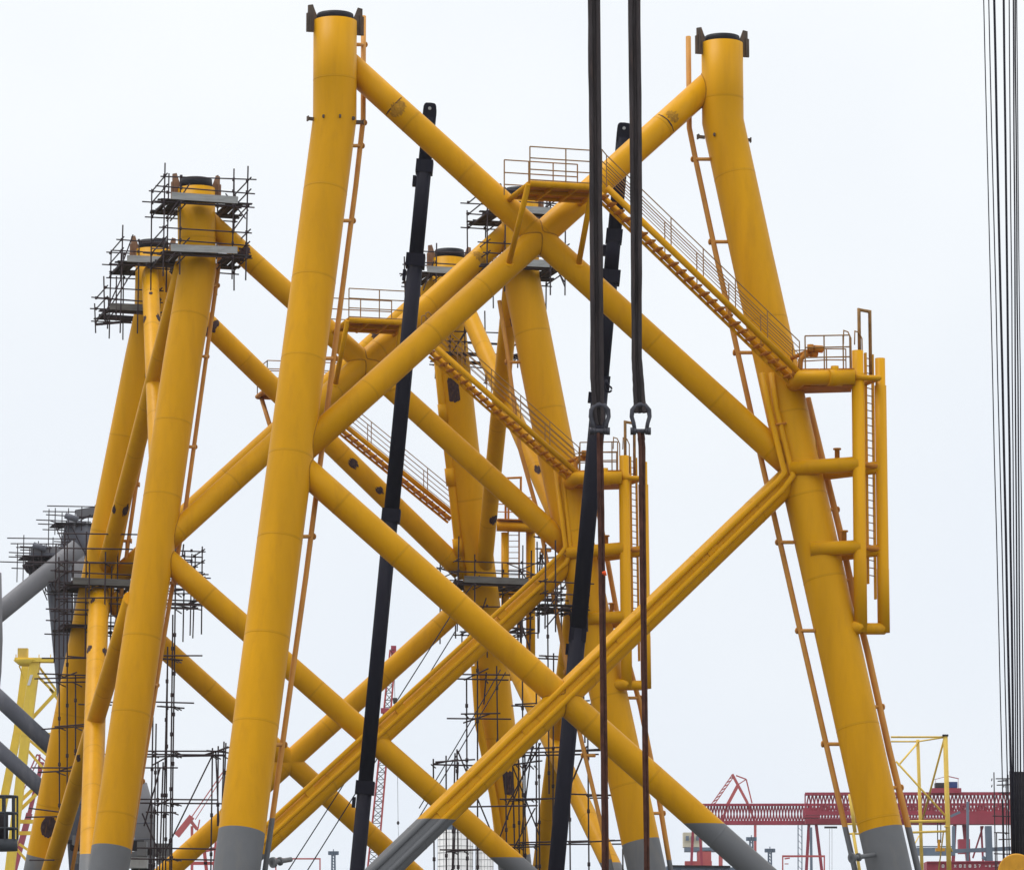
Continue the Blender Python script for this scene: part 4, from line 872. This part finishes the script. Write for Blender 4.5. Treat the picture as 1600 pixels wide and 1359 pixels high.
simple('red_structure', 'red steel legs seen under the yellow and grey brace at lower right', 'steelwork', 700, [((1070, 1352), (1112, 1352), 14)], 'pink', 'frame_bar')
# lattice crawler boom, centre
def lattice_tower(name, label, cat, Y, a, b, wd, n, m, lm=None, dp=2.0):
    T = thing(name, label, cat, Vector((P(*b, Y).x, Y, 0))); A_ = P(*a, Y); B_ = P(*b, Y); x = Vector((1, 0, 0)) * wd[0] * Y / FPX / 2; x2 = Vector((1, 0, 0)) * wd[1] * Y / FPX / 2; y = Vector((0, dp / 2, 0))
    for sx_ in (-1, 1):
        for sy in (-1, 1): rod('chord', A_ + x * sx_ + y * sy, B_ + x2 * sx_ + y * sy, .09, m, T, 6)
    for i in range(n):
        p = A_.lerp(B_, i / n); q = A_.lerp(B_, (i + 1) / n); xp = x.lerp(x2, i / n); xq = x.lerp(x2, (i + 1) / n); s_ = 1 if i % 2 else -1
        rod('lacing_bar', p + xp * s_ - y, q - xq * s_ - y, .05, lm or m, T, 5); rod('lacing_bar', p - xp * s_ + y, q + xq * s_ + y, .05, lm or m, T, 5); rod('lacing_bar', p - xp - y, p + xp - y, .05, lm or m, T, 5)
    return T
LT = lattice_tower('crawler_crane_boom', 'faint pink and grey lattice boom rising behind the taller black boom', 'crane boom', 520, (614, 1016), (578, 1400), (9, 16), 34, 'pink', 'dark')
MB().box(P(615, 1018, 520), Vector((.35, 0, 0)), Vector((0, .4, 0)), Z * .8).build('boom_head', M['red'], LT); MB().box(P(602, 1110, 519), Vector((.6, 0, 0)), Vector((0, .4, 0)), Z * .35).build('boom_band', M['red'], LT)
T = thing('hook_block', 'small hook block hanging beside the lattice boom, high', 'hook block', P(617, 1096, 500)); MB().tube([P(617, 1090, 500), P(617, 1099, 500)], [.32, .22], 12).build('block', M['dark'], T); rod('hoist_line', P(617, 1090, 500), P(616, 1030, 500), .03, 'rope', T); MB().tube([P(617, 1099, 500), P(619, 1104, 500), P(616, 1106, 500)], .07, 8).build('hook', M['dark'], T)
T = thing('hook_block', 'tiny ball hook on a thin line over the grey brace foot', 'hook block', P(622, 1285, 500)); MB().tube([P(622, 1282, 500), P(622, 1285, 500), P(622, 1288, 500)], [.08, .2, .08], 12).build('hook_ball', M['dark'], T); rod('hoist_line', P(622, 1282, 500), P(621, 1195, 500), .025, 'rope', T); rod('hoist_line', P(622, 1288, 500), P(623, 1315, 500), .02, 'rope', T)
# lighting masts
def mast(label, x, y, Y, h2=1370, wd=5):
    T = thing('lighting_mast', label, 'light mast', Vector((P(x, 1359, Y).x, Y, 0)), 'lighting masts on the far quay')
    for sx_ in (-1, 1): rod('mast_pole', P(x + sx_ * wd / 2, h2, Y), P(x + sx_ * wd / 2.4, y, Y), .10, 'bluegrey', T, 6)
    for i in range(8): 
        ya = y + (h2 - y) * i / 8; rod('mast_lacing', P(x - wd / 2, ya, Y), P(x + wd / 2, ya + (h2 - y) / 8, Y), .05, 'bluegrey', T, 5)
    for dx in (-6, -2, 2, 6): MB().box(P(x + dx, y - 2, Y), Vector((.16, 0, 0)), Vector((0, .1, 0)), Z * .2).build('lamp_head', M['bluegrey'], T)
    rod('crossarm', P(x - 7, y, Y), P(x + 7, y, Y), .08, 'bluegrey', T, 6); rod('crossarm', P(x, y, Y), P(x, y - 8, Y), .05, 'bluegrey', T, 6)
mast('lighting mast left of the two, under the long girder', 1174, 1312, 420); mast('shorter lighting mast, right of the other under the long girder', 1203, 1330, 420)
mast('lighting mast low between the front left leg and the taller boom', 521, 1334, 420)
simple('mast_column', 'pair of slim grey lattice posts left of the gantry leg', 'mast', 560, [((1247, 1288), (1247, 1380), 1.6), ((1253, 1288), (1253, 1380), 1.6)] + [((1247, 1292 + i * 10), (1253, 1298 + i * 10), .7) for i in range(7)], 'bluegrey')
simple('steel_column', 'blue grey steel column between the red gantry legs', 'column', 580, [((1267, 1292), (1268, 1380), 4)], 'bluegrey', 'column_shaft')
# building with cream top
T = thing('dock_building', 'small cream topped red cabin building behind the red legs at lower right', 'building', Vector((P(1090, 1359, 850).x, 850, 0)))
MB().box(P(1082, 1312, 850), Vector((2.1, 0, 0)), Vector((0, 2, 0)), Z * 1.6).build('upper_wall', M['cream'], T); MB().box(P(1095, 1327, 850), Vector((3.6, 0, 0)), Vector((0, 2, 0)), Z * .45).build('eave_band', M['bluegrey'], T); MB().box(P(1100, 1346, 850), Vector((1.5, 0, 0)), Vector((0, 2, 0)), Z * 2.4).build('wall', M['pink'], T)
for i in range(3): MB().box(P(1074 + i * 8, 1309, 847.5), Vector((.35, 0, 0)), Vector((0, .1, 0)), Z * .5).build('window', M['bluegrey'], T)
T = thing('low_roof', 'low dark blue roof edge at the bottom, left of the grey brace foot', 'building', Vector((P(1090, 1359, 380).x, 380, 0)))
MB().bar(P(1040, 1358, 380), P(1165, 1360, 380), 4, .5, Z).build('roof_edge', M['bluegrey'], T); MB().bar(P(1043, 1353, 379), P(1140, 1354, 379), 3, .15, Z).build('roof_edge', M['dark'], T)
for i in range(7): MB().bar(P(1050 + i * 14, 1361, 377.6), P(1059 + i * 14, 1361, 377.6), .1, .28, Z).build('window', M['white'], T)

# silos
for lab, x0, x1, yt in (('wide white banded silo at bottom centre, taller of the two', 684, 739, 1297), ('narrow white silo just right of the wide one', 743, 771, 1318)):
    Y = 420; T = thing('silo', lab, 'silo', Vector((P((x0 + x1) / 2, 1359, Y).x, Y, 0)), 'white silos'); c = P((x0 + x1) / 2, yt, Y); r = (x1 - x0) / 2 * Y / FPX
    MB().tube([Vector((c.x, c.y, 0)), c], r, 40).build('silo_shell', M['white'], T); MB().tube([c, c + Z * .25], [r * .95, r * .3], 40).build('silo_roof', M['grey3'], T)
    for i in range(7):
        z = c.z - .3 - i * .72; MB().tube([Vector((c.x, c.y, z)), Vector((c.x, c.y, z + .05))], r + .02, 40).build('band', M['seam'], T)
    for i in range(9):
        an = math.pi + math.pi * (i + .5) / 9; v = Vector((math.cos(an), math.sin(an), 0)) * (r + .01); MB().bar(Vector((c.x, c.y, 0)) + v, Vector((c.x, c.y, c.z)) + v, .03, .03).build('seam', M['seam'], T)
MBs = thing('silo_house', 'dark blue grey machinery box on top of the wide silo', 'machinery box', P(709, 1297, 419)); MB().box(P(709, 1291, 419), Vector((.75, 0, 0)), Vector((0, .7, 0)), Z * .5).build('box_shell', M['bluegrey'], MBs); MB().bar(P(702, 1285, 419), P(716, 1285, 419), 1.2, .1, Z).build('box_roof', M['dark'], MBs)
# grey machine between left legs
T = thing('storage_tank', 'pale grey tank low behind the second left leg and tower scaffold', 'tank', Vector((P(228, 1359, 230).x, 230, 0)))
MB().tube([P(226, 1375, 230), P(226, 1268, 230), P(222, 1225, 230), P(220, 1222, 230)], [.62, .62, .3, .1], 28).build('tank_shell', M['grey3'], T)
for y in (1310, 1285): MB().tube([P(226, y, 230), P(226, y + 2, 230)], .64, 28).build('tank_band', M['grey2'], T)
T = thing('machinery_stack', 'dark jumble of machinery low between the left legs', 'machinery', Vector((P(240, 1359, 205).x, 205, 0)))
rd = random.Random(4)
for i in range(14):
    x = rd.uniform(205, 268); y = rd.uniform(1318, 1362); MB().box(P(x, y, 205 + rd.uniform(0, 4)), Vector((rd.uniform(.15, .6), 0, 0)), Vector((0, .4, 0)), Z * rd.uniform(.06, .4)).build('housing', M[rd.choice(('dark', 'dark', 'grey', 'galv'))], T)
for i in range(10):
    x = rd.uniform(112, 128); y = rd.uniform(1312, 1362); MB().box(P(x, y, 205 + rd.uniform(0, 4)), Vector((rd.uniform(.08, .25), 0, 0)), Vector((0, .4, 0)), Z * rd.uniform(.06, .3)).build('housing', M[rd.choice(('dark', 'dark', 'grey', 'galv'))], T)

# ================================================================== yellow braced frame, lower right
YF = 260
T = thing('braced_tower', 'pale yellow tubular frame tower right of the front right leg foot', 'steel frame', Vector((P(1480, 1359, YF).x, YF, 0)))
def y_(a, b, wd, d0=0, d1=0, nm='frame_tube'): MB().tube([P(*a, YF + d0), P(*b, YF + d1)], wd / 2 * YF / FPX, 14).build(nm, M['ryel'], T)
for a in (((1477, 1150), (1484, 1400), 7.5, 0, 0, 'post'), ((1434, 1155), (1442, 1400), 5.5, 6, 6, 'post'), ((1328, 1240), (1336, 1300), 6, 0, 0, 'post'), ((1333, 1300), (1350, 1400), 5, 0, 0, 'post'), ((1392, 1151), (1478, 1151), 3, 0, 0), ((1392, 1158), (1434, 1158), 2.5, 6, 6), ((1434, 1158), (1478, 1151), 2.5, 6, 0),
          ((1434, 1160), (1404, 1195), 3, 6, 3), ((1400, 1189), (1480, 1277), 3.2, 0, 0), ((1475, 1155), (1440, 1285), 3.2, 0, 6), ((1420, 1283), (1480, 1282), 4.5, 0, 0), ((1422, 1300), (1480, 1298), 3.5, 0, 0), ((1324, 1287), (1345, 1287), 3, 0, 0), ((1322, 1302), (1345, 1302), 3, 0, 0), ((1474, 1300), (1466, 1365), 2.2, 0, 5), ((1436, 1305), (1428, 1320), 2, 5, 0), ((1480, 1315), (1488, 1330), 3, 0, 0)): y_(*a)
MB().box(P(1477, 1148.5, YF), Vector((.19, 0, 0)), Vector((0, .19, 0)), Z * .06).build('post_cap', M['dark'], T); MB().tube([P(1480, 1290, YF), P(1480, 1292, YF)], .2, 16).build('flange', M['ryel'], T)
T = thing('lifting_clamp', 'small orange clamp block hanging on two lines behind the pale yellow frame', 'clamp', P(1468, 1327, 300))
MB().box(P(1469, 1327, 300), Vector((.35, 0, 0)), Vector((0, .3, 0)), Z * .12).build('clamp_body', M['ogr'], T); MB().box(P(1467, 1318, 300), Vector((.1, 0, 0)), Vector((0, .1, 0)), Z * .35).build('clamp_neck', M['ogr'], T)
for x in (1465, 1470): rod('hoist_line', P(x, 1316, 300), P(x, 1285, 300), .04, 'dark', T)

# red hull with lettering, dark blue steelwork behind
T = thing('red_hull', 'bright red steel beam with a row of worn white lettering at lower right', 'steel beam', Vector((P(1515, 1359, 400).x, 400, 0)))
MB().bar(P(1446, 1360, 400), P(1600, 1358, 400), 3, 1.75, Z).build('beam_web', M['red'], T); MB().bar(P(1446, 1347, 399.9), P(1600, 1346, 399.9), 3.3, .12, Z).build('beam_flange', M['red'], T)
def glyph(x, y, strokes, s=1.0):
    k = MB()
    for a, b, c, d in strokes: k.bar(P(x + a * s, y + b * s, 398.38), P(x + c * s, y + d * s, 398.38), .075, .04, Vector((0, 1, 0)))
    o = k.build('letter', M['letter'], T)
G1 = {'B': [(0, 0, 0, 4), (0, 0, 3, 0), (3, 0, 3, 4), (0, 2, 3, 2), (0, 4, 3, 4)], '-': [(0, 2, 3, 2)], 'x': [(0, 0, 3, 4), (3, 0, 0, 4)], 'g': [(0, 0, 3, 0), (0, 2, 3, 2), (0, 4, 3, 4), (1.5, 0, 1.5, 4)], 'w': [(0, 0, 0, 4), (0, 4, 3, 4), (3, 0, 3, 4), (1.5, 1, 1.5, 4), (0, 0, 3, 0)],
      'z': [(0, 0, 3, 0), (3, 0, 0, 2), (0, 2, 3, 2), (3, 2, 3, 4), (0, 4, 3, 4)], 'p': [(0, 0, 3, 0), (3, 0, 1, 4)], 'q': [(0, 1, 3, 1), (1.5, 0, 1.5, 3), (0, 3, 3, 3)]}
for x, g in ((1472, 'B'), (1479, '-'), (1491, 'x'), (1499, 'B'), (1506, 'g'), (1514, 'w'), (1522, 'z'), (1529, 'p'), (1539, '-'), (1545, 'q'), (1551, '-'), (1557, 'p')): glyph(x, 1350.3, G1[g])
T = thing('dark_steelwork', 'blue grey steel bridge piece and columns behind the red gantry leg', 'steelwork', Vector((P(1500, 1359, 480).x, 480, 0)))
bars(T, [((1432, 1330), (1492, 1330), 12), ((1492, 1329), (1600, 1324), 6), ((1544, 1290), (1546, 1350), 10), ((1490, 1290), (1490, 1330), 5), ((1535, 1338), (1545, 1345), 5), ((1512, 1252), (1512, 1370), 4), ((1485, 1275), (1500, 1268), 4), ((1432, 1322), (1492, 1322), 2)], 480, 'bluegrey', 'column_shaft')
T = thing('steel_column', 'tall dark rusty steel column at the right edge behind the hoist ropes', 'column', Vector((P(1595, 1359, 200).x, 200, 0)))
k = MB()
MB().bar(P(1593, 1206, 200), P(1596, 1390, 200), 26 * 200 / FPX, 1.0, Vector((0, 1, 0))).build('column_shaft', M['dark'], T)
MB().bar(P(1580, 1204, 199.4), P(1584, 1390, 199.4), 5 * 200 / FPX, .25, Vector((0, 1, 0))).build('flange', M['rust'], T)
for i in range(7): MB().bar(P(1583, 1225 + i * 22, 199.3), P(1612, 1225 + i * 22, 199.3), .1, .08, Z).build('stiffener', M['dark'], T)
MB().tube([P(1582, 1207, 199.4), P(1582, 1202, 199.4)], [.12, .06], 10).build('column_pin', M['rust'], T)
flat_scaffold('thin scaffold tower left of the dark column at the right edge', 240, 0, [(1553, 1206, 1555, 1375), (1557, 1300, 1558, 1375), (1575, 1210, 1576, 1375), (1566, 1250, 1567, 1375), (1572, 1215, 1572, 1375)],
  [(1553, 1216, 1582, 1216), (1553, 1220, 1580, 1219), (1553, 1226, 1582, 1225), (1554, 1274, 1582, 1275), (1556, 1300, 1580, 1301), (1556, 1311, 1580, 1310), (1556, 1238, 1580, 1238), (1556, 1333, 1582, 1334)], [], depth=1.0, seed=15, couple=False)

# flanged nozzles low on the front frame legs
T = None
for (x, y) in ((425, 1347), (1330, 1340)):
    a = F1(x, y, 1.0); b = F1(x + 30 if x < 800 else x + 36, y - 5, .6)
    MB().tube([a, b], .09, 12).tube([a, a + (b - a).normalized() * .1], .2, 14).tube([a + (b - a).normalized() * .35, a + (b - a).normalized() * .42], .16, 14).build('flanged_nozzle', M['grey'], J1)

# ================================================================== haze
hv = bpy.data.materials.new('haze_air'); hv.use_nodes = True; hn = hv.node_tree; hn.nodes.clear()
ho = hn.nodes.new('ShaderNodeOutputMaterial'); pv = hn.nodes.new('ShaderNodeVolumePrincipled'); pv.inputs['Color'].default_value = (.93, .95, .98, 1); pv.inputs['Density'].default_value = .00007; pv.inputs['Anisotropy'].default_value = .1
hn.links.new(pv.outputs[0], ho.inputs['Volume'])
hz = MB().box((0, 500, 42), Vector((900, 0, 0)), Vector((0, 700, 0)), Z * 43); ob = hz.build('haze', hv); ob['kind'] = 'stuff'
bb = max((o.matrix_world.translation.z for o in bpy.data.objects), default=0)
